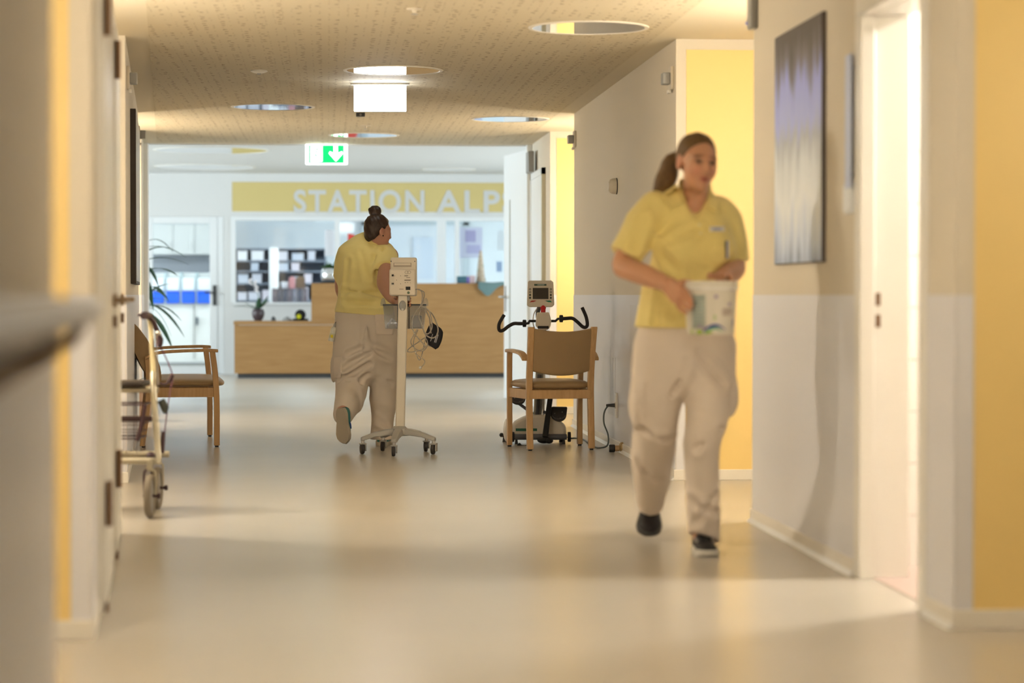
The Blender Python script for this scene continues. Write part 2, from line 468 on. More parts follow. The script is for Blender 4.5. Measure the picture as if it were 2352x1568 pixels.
for i, (x, y0, y1) in enumerate(((-7.9, 24.3, 30.9), (6.1, 24.3, 30.9), (-7.9, 32.6, 37.8), (6.1, 32.6, 37.8))):  # assumed side windows, out of view, for the daylight
    wd = struct(empty('window_%d' % (i + 1), (x, (y0 + y1) / 2, 1.465)))
    h = (y1 - y0) / 2
    B().bx(-.005, .005, -h, h, -1.115, 1.115).build('pane', M['pane'], wd, smooth=False)
    for k in range(5):
        yy = -h + 2 * h * k / 4
        B().bx(-.03, .03, yy - .03, yy + .03, -1.115, 1.115).build('mullion', M['white_cool'], wd, smooth=False)

# ---- fire-door portal between corridor and lobby
pt = struct(empty('door_4', (0, 23.24, 0)), 'white fire door portal between corridor and lobby')
lx = LXat(23.24)
B().bx(lx - .0, lx + .05, -.05, .06, 0, CEIL).build('jamb', M['white_cool'], pt, bev=.004)
B().bx(RX - .05, RX, -.05, .06, 0, CEIL).build('jamb', M['white_cool'], pt, bev=.004)
B().bx(lx, RX, .061, .12, CEIL - .012, CEIL + .16).build('head', M['white_cool'], pt, bev=.004)
# open leaf on the right, swung into the lobby
hp = pY(1222, 677, 23.3); tp = pY(1164, 677, 24.42)
ang = math.atan2(tp.y - hp.y, tp.x - hp.x); ln = math.hypot(tp.x - hp.x, tp.y - hp.y)
ld = struct(empty('door_5', (hp.x, hp.y, 0), ang), 'open white fire door leaf standing beside the reception desk')
B().bx(0, ln, -.03, .03, .01, CEIL - .04).build('leaf', M['white_cool'], ld, bev=.004)
B().bx(ln - .30, ln - .27, .028, .036, .2, 2.0).build('groove', mat('groove_grey', (.45, .47, .43), .5), ld, smooth=False)
hb = B().bx(ln - .10, ln - .06, .03, .04, .88, 1.14)
hb.tube(smooth_path([(ln - .08, .035, 1.03), (ln - .08, .09, 1.03), (ln - .10, .095, 1.03), (ln - .2, .095, 1.03)], 4), .011)
hb.build('lever_handle', M['steel'], ld)
# side door in the right wall before the portal, with closer
sd = struct(empty('door_6', (RX, 22.32, 0)), 'white side door with closer just before the fire door portal')
B().bx(-.03, .0, -.5, .62, 0.01, 2.14).build('leaf', M['white_cool'], sd, bev=.003)
B().bx(-.035, -.0, -.56, -.5, 0, 2.2).build('jamb', mat('jamb_olive', (.60, .58, .46), .5), sd, smooth=False)
B().bx(-.035, -.0, .62, .68, 0, 2.2).build('jamb', M['white_cool'], sd, smooth=False)
B().bx(-.035, 0, -.56, .68, 2.14, 2.2).build('head', M['white_cool'], sd, smooth=False)
cl = B().bx(-.085, -.03, .30, .58, 2.20, 2.40)
cl.build('door_closer', M['grey'], sd, bev=.008)
# ================================================================== LAMPS AND FIXTURES
WARM = (1.0, .885, .72)
def wall_lamp(loc, rz, power, label):  # assumed alcove lamps: none is seen, added to light the corridor
    o = empty('wall_lamp', loc, rz)                 # local +x points into the alcove
    B().bx(0, .02, -.17, .17, -.1, .1).build('back_plate', M['white'], o, bev=.004)
    sh = B().grid(lambda u, v: (.02 + .09 * math.sin(math.pi * u), .16 * math.cos(math.pi * u), -.11 + .22 * v), 18, 2).build('glass_shade', mat('assumed_lamp_glass', (.9, .88, .8), .4, emit=(WARM, power)), o, solid=.004)
    tag(o, label, 'lamp', 'assumed wall lamps in the door alcoves')
    return o
PW = 62
wall_lamp((RX + AD, 11.7, 1.75), math.pi, PW * 1.1, 'assumed warm wall lamp, unseen, in the alcove behind the woman with the tub')  # assumed and unseen, placed to light the woman walking away too
wall_lamp((RX + AD, 20.2, 1.75), math.pi, PW * 1.05, 'assumed warm wall lamp, unseen, in the far right alcove')  # assumed, unseen source for the bright far yellow field
wall_lamp((RX + AD, 6.2, 1.75), math.pi, PW * .25, 'assumed warm wall lamp, unseen, in the nearest right alcove')  # assumed, unseen; dimmed to suit the nearest right yellow field
wall_lamp((LXat(5.5) - AD, 5.5, 1.75), 0, PW * .8, 'assumed warm wall lamp, unseen, in the nearest left alcove')  # assumed, unseen; shifted so its light reaches the woman with the tub
wall_lamp((LXat(11.3) - AD, 11.3, 1.75), 0, PW * 1.4, 'assumed warm wall lamp, unseen, in the left alcove beside the walker')  # assumed, unseen; shifted so its light reaches the woman walking away
wall_lamp((LXat(20.4) - AD, 20.4, 1.75), 0, PW * 1.1, 'assumed warm wall lamp, unseen, in the far left alcove')  # assumed, unseen; brightens the far corridor from the left

def round_light(pxy, z, r, lab, on=0):
    p = fl(pxy[0], pxy[1], z) if not isinstance(pxy, Vector) else pxy
    o = empty('ceiling_light', (p.x, p.y, z))
    B().lathe([(r, -.006), (r + .018, -.006), (r + .022, -.002), (r + .022, .004), (r, .004), (r, -.006)], n=64, cap=False).build('trim_ring', M['ring'], o)
    m = M['glassdark'] if not on else mat('added_fill_glass', (.9, .88, .82), .3, emit=((1, .86, .66), on))  # glowing glass is only for the added fill lamps
    B().lathe([(r * .999, -.004), (r * .999, .0)], n=64).build('glass_disc', m, o, smooth=False)
    tag(o, lab, 'ceiling light', 'round flush ceiling lights')
    return o
round_light((1352, 63), CEIL - .004, .305, 'round glass ceiling light above the walking woman, largest in view')
round_light((903, 161), CEIL - .004, .300, 'round ceiling light mirroring the white sign below it')
round_light((627, 245), CEIL - .004, .300, 'round ceiling light above the wide armchair side of the corridor')
round_light((1172, 273), CEIL - .004, .300, 'pale bluish round ceiling light high above the exercise trainer')
round_light((836, 310), CEIL - .004, .300, 'round ceiling light next to the green exit sign')
round_light((485, 345), LCEIL, .62, 'thin grey ceiling disc in the lobby, nearer of two on that side')
round_light((470, 383), LCEIL, .62, 'thin grey ceiling disc in the lobby, farther of two on that side')
round_light((1030, 389), LCEIL, .33, 'thin olive ceiling disc above the lettered band')
# unseen fill lamps added to brighten the near corridor, shaped like the row
round_light(Vector((.35, 7.2, CEIL)), CEIL - .004, .30, 'added round fill light, out of view, over the bright doorway', 8.0)
round_light(Vector((.30, 1.4, CEIL)), CEIL - .004, .30, 'added round fill light, out of view, over the camera end of the corridor', 2.2)
# assumed lamp of the tiled room, out of view
o = empty('ceiling_light', (RX + 1.0, 8.70, CEIL))
B().bx(-.2, .2, -.2, .2, -.05, 0).build('housing', M['white'], o, bev=.005)
B().bx(-.16, .16, -.16, .16, -.06, -.05).build('diffuser', mat('assumed_room_panel', (.9, .9, .85), .4, emit=((1, .93, .82), 80)), o, smooth=False)
tag(o, 'assumed square lit ceiling panel inside the tiled side room, unseen', 'ceiling light')
# assumed office panels, unseen above the glazed front
ORD = ('first', 'second', 'third', 'fourth', 'fifth', 'sixth', 'seventh', 'eighth', 'ninth')
for i, x in enumerate((-5.2, -2.6, 0.0, 2.6)):
    o = empty('ceiling_light', (x, 35.2, LCEIL))
    B().bx(-.6, .6, -.6, .6, -.05, 0).build('housing', M['white'], o)
    B().bx(-.57, .57, -.57, .57, -.06, -.05).build('diffuser', mat('assumed_office_panel', (.9, .9, .9), .4, emit=((.88, .95, 1), 5)), o, smooth=False)
    tag(o, ORD[i] + ' assumed square lit ceiling panel of the office, counted from the blue bins', 'ceiling light', 'assumed office ceiling panels')

# small ceiling fittings
p = fl(595, 160, CEIL)
o = empty('ceiling_speaker', (p.x, p.y, CEIL - .004))
B().lathe([(.05, -.0), (.056, -.008), (.03, -.018), (.01, -.02)], n=28).build('cover', M['plastic_w'], o)
B().cyl((-.012, 0, -.02), (.012, 0, -.022), .008).build('sensor_eye', M['grey'], o)
tag(o, 'small white round fitting flush in the perforated ceiling', 'detector')
p = fl(828, 258, CEIL)
o = empty('ceiling_sensor', (p.x, p.y, CEIL - .004))
B().bx(-.035, .035, -.03, .03, -.03, 0).build('body', M['grey_dark'], o, bev=.004)
B().ball((.0, -.03, -.016), .01, 10).build('lens', M['grey'], o)
tag(o, 'small dark ceiling sensor just below the blank lit sign', 'sensor')
p = fl(952, 18, CEIL)
o = empty('sprinkler', (p.x, p.y, CEIL - .004))
B().lathe([(.04, 0), (.04, -.004), (.012, -.006), (.01, -.02)], n=20).build('escutcheon', M['plastic'], o)
B().lathe([(.018, -.030), (.018, -.027)], n=14).build('deflector', M['steel'], o)
B().cyl((0, 0, -.006), (0, 0, -.028), .004).build('stem', M['steel'], o)
tag(o, 'small sprinkler head near the top edge of the ceiling', 'sprinkler')
p = fl(840, 287, CEIL)
o = empty('sprinkler', (p.x, p.y, CEIL - .004))
B().lathe([(.045, 0), (.045, -.004), (.012, -.006), (.01, -.02)], n=20).build('escutcheon', M['plastic'], o)
B().lathe([(.018, -.030), (.018, -.027)], n=14).build('deflector', M['steel'], o)
B().cyl((0, 0, -.006), (0, 0, -.028), .004).build('stem', M['steel'], o)
tag(o, 'small sprinkler head between the white sign and the green sign', 'sprinkler')

# call lamps: small boxes high on the walls
def call_lamp(loc, rz, lab, s=1.0):
    o = empty('call_lamp', loc, rz)                # local +x out of the wall
    B().bx(0, .018 * s, -.06 * s, .06 * s, -.065 * s, .065 * s).build('back_plate', M['plastic'], o, bev=.004)
    B().bx(.018 * s, .062 * s, -.045 * s, .045 * s, -.035 * s, .03 * s).build('lens_box', M['grey'], o, bev=.005)
    B().bx(.012 * s, .03 * s, -.03 * s, .03 * s, -.085 * s, -.066 * s).build('lip', M['plastic_w'], o, bev=.003)
    tag(o, lab, 'call lamp', 'nurse call lamps high on the walls')
call_lamp((RX, 13.72, 2.285), math.pi, 'small cream call lamp beside the yellow panel, above the walking woman')
call_lamp((RX, 19.12, 2.285), math.pi, 'small cream call lamp at the far end of the grey right wall')
call_lamp(Lp(14.1, 0, 2.30), LANG - math.pi / 2, 'small cream call lamp high on the left wall above the picture')
call_lamp(Lp(19.2, 0, 2.31), LANG - math.pi / 2, 'small grey call lamp at the far end of the left wall')
o = empty('signal_box', (RX, 11.02, 2.47), math.pi)
B().bx(0, .035, -.05, .05, -.2, .02).build('housing', M['grey'], o, bev=.008)
B().bx(-.04, .0, -.09, .05, -.17, .02).build('back_plate', M['grey_dark'], o, bev=.004)
B().ball((.036, -.03, -.17), .01, 10).build('indicator', mat('indicator_blue', (.5, .5, .9), .3), o)
tag(o, 'grey wall box at the top edge of the near right wall corner', 'wall box')

# detector dome on the far right wall
p = Vector((RX, 16.38, 1.79))
o = empty('alarm_dome', p, math.pi)
R90 = Matrix.Rotation(math.pi / 2, 4, 'Y')
B().lathe([(.056, 0), (.056, .006)], n=32, M=R90).build('base_ring', M['grey_dark'], o)
B().lathe([(.055, .006), (.053, .03), (.046, .046), (.03, .056), (.028, .058), (.01, .058)], n=32, M=R90).build('dome', M['plastic'], o)
tag(o, 'cream round alarm dome on the grey right wall', 'detector')

# picture, switch and sign plate on the near right wall
def art():
    m = bpy.data.materials.new('blurred_blue_print'); m.use_nodes = True
    nt = m.node_tree; b = nt.nodes['Principled BSDF']; N = nt.nodes; L = nt.links
    tc = N.new('ShaderNodeTexCoord'); sp = N.new('ShaderNodeSeparateXYZ'); L.new(tc.outputs['Object'], sp.inputs[0])
    mp = N.new('ShaderNodeMapping'); mp.inputs['Scale'].default_value = (1, 9, 1.6); L.new(tc.outputs['Object'], mp.inputs[0])
    n = N.new('ShaderNodeTexNoise'); n.inputs['Scale'].default_value = 1.3; n.inputs['Detail'].default_value = 3; L.new(mp.outputs[0], n.inputs['Vector'])
    a = N.new('ShaderNodeMath'); a.operation = 'MULTIPLY_ADD'; L.new(n.outputs[0], a.inputs[0]); a.inputs[1].default_value = .42; L.new(sp.outputs[2], a.inputs[2])
    mr = N.new('ShaderNodeMapRange'); mr.inputs[1].default_value = -.3; mr.inputs[2].default_value = .72; L.new(a.outputs[0], mr.inputs[0])
    cr = N.new('ShaderNodeValToRGB'); L.new(mr.outputs[0], cr.inputs[0]); e = cr.color_ramp.elements
    stops = [(0, (.30, .38, .55)), (.1, (.64, .74, .95)), (.26, (.88, .93, .99)), (.42, (.74, .80, .87)), (.52, (.48, .52, .60)), (.60, (.44, .50, .92)), (.74, (.36, .41, .86)), (.83, (.18, .165, .18)), (.93, (.10, .085, .075))]
    e[0].position, e[0].color = stops[0][0], (*stops[0][1], 1); e[1].position, e[1].color = stops[-1][0], (*stops[-1][1], 1)
    for q, c in stops[1:-1]:
        k = e.new(q); k.color = (*c, 1)
    L.new(cr.outputs[0], b.inputs['Base Color']); b.inputs['Roughness'].default_value = .45; b.inputs['Specular IOR Level'].default_value = .2
    return m
o = empty('picture', (RX, 9.955, 1.675))
B().bx(-.017, -.0, -.505, .505, -.495, .495).build('canvas', mat('canvas_edge', (.12, .10, .09), .6), o, bev=.002)
B().bx(-.019, -.0165, -.5, .5, -.49, .49).build('print', art(), o, smooth=False)
tag(o, 'tall blurred blue and grey print on the near right wall', 'picture')
o = empty('light_switch', (RX, 8.99, 1.415))
B().bx(-.012, 0, -.075, .075, -.06, .06).build('plate', mat('switch_white', (.80, .83, .86), .3), o, bev=.004)
for s in (-1, 1):
    B().bx(-.018, -.012, s * .036 - .032, s * .036 + .032, -.05, .05).build('rocker', mat('switch_rocker', (.83, .86, .89), .3), o, bev=.003)
tag(o, 'white double light switch beside the bright doorway', 'switch')
o = empty('room_sign', (RX, 8.925, 1.70))
B().bx(-.022, -.016, -.02, .10 - .02, -.25, .25).build('acrylic_plate', mat('acrylic_pale_blue', (.60, .68, .92), .4), o, bev=.002)
for z in (-.2, .2):
    B().cyl((-.018, .03, z), (0, .03, z), .007).build('standoff', M['steel'], o)
tag(o, 'narrow pale blue acrylic room sign by the bright doorway', 'sign')

# picture on the far left wall
def Lobj(name, Y, z): return empty(name, Lp(Y, 0, z), LANG)
o = Lobj('picture', 16.35, 1.72)
B().bx(-1.0, 1.0, -.035, 0, -.60, .50).build('canvas', mat('canvas_edge_dark', (.05, .04, .035), .5), o, bev=.002)
B().bx(-.98, .98, -.037, -.034, -.58, .48).build('print', mat('grey_print', (.55, .55, .56), .35, var=(1.5, .4)), o, smooth=False)
tag(o, 'framed picture seen edge-on along the left wall', 'picture')

# handrail on the near left wall
o = Lobj('handrail', 1.0, 1.02)
B().tube([(-3.6, -.075, 0), (4.10, -.075, 0)], .026, 16, flat=1).build('rail', mat('rail_pale_grey', (.74, .75, .80), .35), o)
B().bx(-3.6, 4.08, -.012, 0, -.10, .02).build('bumper_shade_strip', mat('rail_shade_brown', (.22, .15, .08), .6), o, bev=.004)  # brown colour stands in for the shade beneath the rail
for x in (-3, -1.9, -.8, .3, 1.4, 2.5, 3.6):
    B().tube(smooth_path([(x, -.004, -.06), (x, -.05, -.06), (x, -.075, -.02)], 4), .011).build('bracket', M['brass'], o)
tag(o, 'pale grey handrail along the near left wall, blurred', 'handrail')

# signs hanging from the ceiling
p = pd(873, 221, 16.5)
o = empty('lit_sign', (p.x, p.y, CEIL - .004), -YAW)
B().bx(-.20, .20, -.03, .03, -.012, 0).build('ceiling_plate', mat('sign_rail', (.55, .52, .47), .4), o, bev=.003)
B().bx(-.177, .177, -.016, .016, -.192, -.012).build('lit_panel', mat('sign_glow_white', (.95, .95, .95), .3, emit=((.95, .98, 1), 5.0)), o, bev=.003)
for x in (-.165, .165):
    for z in (-.024, -.18):
        B().cyl((x, -.0155, z), (x, -.018, z), .004, n=8).build('screw', mat('screw_green', (.15, .5, .42), .4), o)
tag(o, 'blank glowing white sign hanging from the corridor ceiling', 'sign')

GREEN = mat('exit_green', (.0, .12, .04), .3, emit=((.0, .40, .10), 1.0))
LIT = mat('exit_white', (.9, .95, .95), .3, emit=((.95, 1, 1), 1.6))
p = pd(750, 354, 23.05)
o = empty('exit_sign', (p.x, p.y, CEIL - .004), -YAW)
s = 23.05 / F
zc = p.z - (CEIL - .004)
B().bx(-48 * s, 48 * s, -.022, .022, zc - 24 * s, zc + 23 * s).build('housing', mat('sign_frame_white', (.85, .9, .92), .3, emit=((.9, 1, 1), .9)), o, bev=.006)
B().bx(-40 * s, 40 * s, -.026, -.020, zc - 20.5 * s, zc + 20 * s).build('green_face', GREEN, o, smooth=False)
B().cyl((0, 0, zc + 23 * s), (0, 0, 0), .012).build('hanger', M['white'], o)
a = B()
arrow = [(17, 20), (26, 20), (26, 2), (36, 6), (38, 1), (22, -17), (6, 1), (8, 6), (17, 2)]
a.prism([(x * s, z * s) for x, z in arrow], 0, .003, Matrix.Translation((0, -.0265, zc)) @ Matrix.Rotation(math.pi / 2, 4, 'X'))
a.build('arrow', LIT, o, smooth=False)
b = B()
b.prism([(-36 * s, 19 * s), (-9 * s, 19 * s), (-9 * s, -17 * s), (-36 * s, -19 * s)], 0, .003, Matrix.Translation((0, -.0265, zc)) @ Matrix.Rotation(math.pi / 2, 4, 'X'))
b.build('door_field', LIT, o, smooth=False)
g = B()                                             # running figure cut in green
def stroke(pts, r):
    g.tube([(x * s, -.0300, zc + z * s) for x, z in pts], r * s, 8, flat=.3)
g.ball((-21 * s, -.0300, zc + 11 * s), (2.6 * s, .001, 2.6 * s), 12)
stroke([(-22, 7), (-24, -2)], 2.2); stroke([(-24, -2), (-19, -7), (-20, -14)], 1.5); stroke([(-24, -2), (-28, -8), (-32, -9)], 1.5)
stroke([(-22, 7), (-17, 4), (-14, 6)], 1.1); stroke([(-22, 7), (-28, 5), (-29, 1)], 1.1)
g.build('running_figure', GREEN, o)
tag(o, 'green exit sign with running figure and down arrow', 'exit sign')

# power socket and cable, doorstop
p = Vector((RX - .004, 16.32, .30))
o = empty('wall_socket', p, math.pi)
B().bx(0, .012, -.04, .04, -.085, .085).build('plate', M['plastic_w'], o, bev=.003)
B().cyl((.012, 0, -.0), (.016, 0, -.0), .021).build('outlet_ring', M['plastic'], o)
tag(o, 'white wall socket low on the right wall with a grey plug', 'socket')
pts = [p + Vector((-.012, 0, 0)), p + Vector((-.055, 0, .0)), p + Vector((-.088, -.01, -.045)), p + Vector((-.092, -.02, -.12)), p + Vector((-.065, -.03, -.20)),
       Vector((p.x - .07, p.y - .03, .03)), Vector((p.x - .115, p.y + .05, .008)), fl(1362, 1024, .006), fl(1350, 1016, .006), fl(1340, 1009, .006), fl(1322, 1006, .006), fl(1312, 1006, .006), fl(1300, 1003, .02)]
cb = B().tube(smooth_path(pts, 8), .0055, 8).build('power_cable', mat('cable_grey_green', (.10, .12, .115), .5))
B().cyl(p + Vector((-.016, 0, 0)), p + Vector((-.075, 0, 0)), .014, .008).build('plug', M['grey_dark'], cb)
tag(cb, 'thin dark cable from the trainer to the wall socket', 'cable')
p = fl(1418, 1039)
o = empty('doorstop', (p.x, p.y, 0), -YAW)
ry = Matrix.Rotation(math.pi / 2, 4, 'Y')
B().lathe([(.024, -.055), (.026, -.05), (.026, -.02), (.022, -.016)], c=(0, 0, .028), n=18, M=ry).build('rubber_buffer', M['dark'], o)
B().lathe([(.020, -.016), (.020, .01), (.014, .018)], c=(0, 0, .028), n=18, M=ry).build('neck', mat('doorstop_wood', (.44, .30, .16), .45), o)
B().lathe([(.018, .012), (.034, .022), (.036, .045), (.03, .056)], c=(0, 0, .036), n=9, M=ry).build('foot', mat('doorstop_brass', (.36, .25, .12), .35, .3), o, ang=20)
tag(o, 'small brown doorstop with black rubber end on the floor', 'doorstop')
# ================================================================== LOBBY, RECEPTION, OFFICE
GY = 32.3                                            # plane of the glazed office front
def gx(px): return pY(px, 677, GY).x
def gz(py, Y=GY): return pY(1176, py, Y).z
zt = gz(499)
ofw = B()
ofw.bx(-8.0, 6.2, GY, GY + .12, zt, LCEIL)
ofw.bx(gx(514), gx(536), GY, GY + .12, 0, zt)
ofw.bx(gx(536), 6.2, GY, GY + .12, 0, gz(694))
ofw.bx(-8.0, gx(322), GY, GY + .12, 0, zt)
wo = struct(ofw.build('wall_office_front', M['wall_cool'], smooth=False), 'pale front wall of the office behind reception')
# yellow lettered band
zb0, zb1 = gz(487), gz(420)
B().bx(gx(534), gx(1330), GY - .008, GY + .001, zb0, zb1).build('yellow_band', mat('band_yellow', (.66, .53, .22), .5), wo, smooth=False)
def word(text, pa, pb):
    tx = bpy.data.curves.new('lettering', 'FONT'); tx.body = text; tx.size = 1; tx.extrude = .006; tx.offset = .026; tx.space_character = 1.16
    to = bpy.data.objects.new('lettering_curve', tx); COL.objects.link(to)
    dg = bpy.context.evaluated_depsgraph_get()
    me = bpy.data.meshes.new_from_object(to.evaluated_get(dg))
    bpy.data.objects.remove(to)
    vs = np.array([v.co[:] for v in me.vertices]); mn, mxv = vs.min(0), vs.max(0)
    x0, x1 = gx(pa), gx(pb); z0, z1 = gz(491), gz(437)
    for v in me.vertices:
        x = x0 + (v.co.x - mn[0]) / (mxv[0] - mn[0]) * (x1 - x0); z = z0 + (v.co.y - mn[1]) / (mxv[1] - mn[1]) * (z1 - z0)
        v.co = (x, GY - .011 + v.co.z * -.2, z)
    lt = bpy.data.objects.new('lettering', me); COL.objects.link(lt); me.materials.append(LETTER); lt.parent = wo
LETTER = mat('letter_grey', (.63, .63, .62), .5)
word('STATION', 675, 975); word('ALPS', 1002, 1188)
struct(B().bx(-8, gx(322), GY - .012, GY, 0, .06).build('baseboard_office', M['base'], smooth=False))
# glass front: panes and mullions
wf = struct(empty('window_5', (0, GY, 0)), 'glazed office front above the reception desk')
mul = [gx(536), gx(775), gx(1014), gx(1050), gx(1260), gx(1480)]
for a, b in zip(mul, mul[1:]):
    B().bx(a, b, .05, .058, gz(694), zt).build('pane', M['pane'], wf, smooth=False)
for i, x in enumerate(mul):
    wd = (.03, .035, .06, .03, .03, .03)[i]
    B().bx(x - wd, x + wd, -.015, .1, gz(694), zt).build('mullion', M['white_cool'], wf, smooth=False)
B().bx(mul[0], mul[-1], -.02, .1, zt - .05, zt).build('head_rail', M['white_cool'], wf, smooth=False)
B().bx(mul[0], mul[-1], -.04, .1, gz(694) - .03, gz(694)).build('sill', M['white_cool'], wf, smooth=False)
gd = struct(empty('door_7', (gx(420), GY, 0)), 'glazed office door at the far left of the lobby')
h0, h1 = gx(338) - gx(420), gx(494) - gx(420)
B().bx(h0 + .071, h1 - .071, .03, .036, .1, zt - .09).build('pane', M['pane'], gd, smooth=False)
for x in (h0 + .02, h1 - .02):
    B().bx(x - .05, x + .05, 0, .07, 0.002, zt - .002).build('stile', M['white_cool'], gd, bev=.004)
B().bx(h0 + .071, h1 - .071, .004, .066, zt - .09, zt - .004).build('top_rail', M['white_cool'], gd, smooth=False)
B().bx(h0 + .071, h1 - .071, .004, .066, .004, .1).build('bottom_rail', M['white_cool'], gd, smooth=False)
B().bx(h1 + .034, gx(514) - gx(420) - .003, .008, .09, 0.002, zt - .002).build('jamb', M['white_cool'], gd, smooth=False)
hb = B().bx(h1 - .03, h1 + .02, -.015, 0, gz(701), gz(655))
hb.tube([(h1 - .005, -.015, gz(672)), (h1 - .005, -.06, gz(672)), (h1 - .13, -.065, gz(672))], .012)
hb.build('handle', M['grey_dark'], gd)

# ---- reception desk
DYF = fl(700, 868).y
def dx_(px): return pY(px, 677, DYF).x
def dz_(py): return pY(900, py, DYF).z
desk = empty('reception_desk', ((dx_(538) + dx_(1240)) / 2, DYF, 0)); ox = desk.location.x
L0, L1 = dx_(538) - ox, dx_(800) - ox; H0, H1 = dx_(715) - ox, dx_(1250) - ox
zl, zh = dz_(737), dz_(651)
B().bx(L0, L1, .0, .03, .06, zl - .05).build('front_panel', M['oak'], desk, smooth=False)
B().bx(L1 - .0, H1, .0, .03, .06, zh).build('front_panel', M['oak'], desk, smooth=False)
B().bx(H0, L1, .03, .06, zl + .001, zh - .031).build('screen_panel', M['oak'], desk, smooth=False)
B().bx(L0 - .01, L1, -.02, .75, zl - .045, zl).build('worktop', M['oak'], desk, bev=.004)
B().bx(H0, H1, .02, .42, zh - .03, zh + .004).build('counter_top', M['oak'], desk, bev=.004)
B().bx(L0, L0 + .03, .03, .72, .06, zl - .046).build('side_panel', M['oak'], desk, smooth=False)
B().bx(L0 + .04, H1 - .04, .05, .6, 0, .06).build('plinth', M['grey_dark'], desk, smooth=False)
tag(desk, 'oak reception desk with a low worktop and a raised counter', 'reception desk')

def leaf_blade(b, base, dirv, length, width, droop, n=8, twist=0):
    base = Vector(base); d = Vector(dirv).normalized()
    side = d.cross(UP)
    side = side.normalized() if side.length > 1e-4 else Vector((1, 0, 0))
    nrm = side.cross(d).normalized()
    rows = []
    for i in range(n + 1):
        t = i / n
        p = base + d * length * t - UP * droop * t * t
        wd = width * math.sin(math.pi * min(1, .08 + .92 * t)) ** .8 * .5
        rows.append((p - side * wd, p + nrm * (-.12 * wd), p + side * wd))
    vs = [tuple(q) for r in rows for q in r]; fs = []
    for i in range(n):
        for k in range(2):
            fs.append((3 * i + k, 3 * i + k + 1, 3 * i + k + 4, 3 * i + k + 3))
    b.add(vs, fs)
LEAF = mat('leaf_dark_green', (.018, .075, .03), .4, var=(6, .35))
LEAF2 = mat('leaf_mid_green', (.05, .13, .03), .45, var=(8, .35))

# glass bowl planter on the raised counter
p = pY(758, 646, DYF + .2)
o = empty('bowl_planter', (p.x, p.y, zh + .004))
B().lathe([(.055, 0), (.09, .02), (.115, .07), (.118, .12), (.105, .17), (.09, .19), (.085, .19), (.1, .165), (.112, .12), (.108, .07), (.085, .025), (.0005, .015)], n=32).build('bowl', mat('silver_glass', (.72, .74, .76), .08, .85), o)
b = B().lathe([(.118, 0), (.125, .018), (.06, .026)], n=28); b.build('dish', M['dark'], o)
random.seed(3); b = B()
for k in range(46):
    a = random.uniform(0, 6.28); r = random.uniform(.3, 1)
    leaf_blade(b, (random.uniform(-.07, .07), random.uniform(-.05, .05), .17), (math.cos(a) * r, math.sin(a) * r, random.uniform(.4, 1.3)), random.uniform(.07, .15), .045, random.uniform(.0, .06))
b.build('foliage', LEAF2, o)['kind'] = 'stuff'
tag(o, 'silver glass bowl of green plants on the raised counter', 'planter')
# orchid-like plant on the low worktop
p = pY(593, 737, DYF + .3)
o = empty('potted_plant', (p.x, p.y, zl + .002))
B().lathe([(.045, 0), (.07, .04), (.082, .09), (.075, .13), (.06, .15), (.055, .15), (.05, .14), (.001, .13)], n=28).build('pot', mat('pot_dark_purple', (.07, .05, .055), .3), o)
b = B()
for a, l, dr, up in ((3.3, .34, .10, .45), (2.7, .22, .03, .6), (.6, .22, -.02, 1.0), (.2, .2, .02, 1.1), (1.5, .2, .0, 1.2), (4.6, .22, .08, .6), (5.6, .2, .03, .9)):
    leaf_blade(b, (0, 0, .14), (math.cos(a), math.sin(a), up), l, .07, dr)
b.build('foliage', LEAF, o, solid=.003)
st = B().tube(smooth_path([(0, 0, .14), (.0, 0, .32), (-.04, 0, .45), (-.10, 0, .5)], 5), .004, 6); st.build('flower_stem', LEAF2, o)
b = B()
for q in ((-.04, .47), (-.10, .5), (-.02, .40)):
    for a in range(5):
        leaf_blade(b, (q[0], -.005, q[1]), (math.cos(a * 1.257), -.4, math.sin(a * 1.257)), .05, .045, 0)
b.build('blossom', mat('blossom_white', (.85, .82, .84), .5), o)
tag(o, 'orchid in a dark round pot on the low worktop', 'potted plant')
# small things on the low worktop
def dome_thing(px, py, w, h, nm, m, lab, cat):
    p = pY(px, py, DYF + .3); o = empty(nm, (p.x, p.y, zl + .001))
    B().lathe([(w, 0), (w * 1.05, h * .3), (w * .8, h * .8), (w * .35, h), (.002, h)], n=20).build('body', m, o)
    B().lathe([(w * .3, h * .98), (w * .3, h * 1.12), (w * .1, h * 1.15)], n=12).build('knob', M['grey_dark'], o)
    tag(o, lab, cat); return o
dome_thing(628, 737, .03, .05, 'desk_bell', M['grey_dark'], 'small dark bell on the low worktop beside the orchid', 'bell')
dome_thing(660, 737, .06, .045, 'ash_bowl', M['grey'], 'low grey bowl on the low worktop', 'bowl')
p = pY(690, 737, DYF + .24); o = empty('tape_dispenser', (p.x, p.y, zl + .001))
R90x = Matrix.Rotation(math.pi / 2, 4, 'X')
B().lathe([(.066, -.03), (.07, -.02), (.07, .02), (.066, .03)], c=(0, 0, .075), n=24, M=R90x).build('drum', M['dark'], o)
B().bx(-.1, .1, -.03, .03, 0, .03).build('base', M['dark'], o, bev=.006)
B().lathe([(.030, .0), (.030, .006)], c=(-.02, -.036, .055), n=18, M=R90x).build('yellow_disc', mat('yellow_plastic', (.7, .7, .02), .4), o)
tag(o, 'black round desk device with a yellow disc on the low worktop', 'desk device')
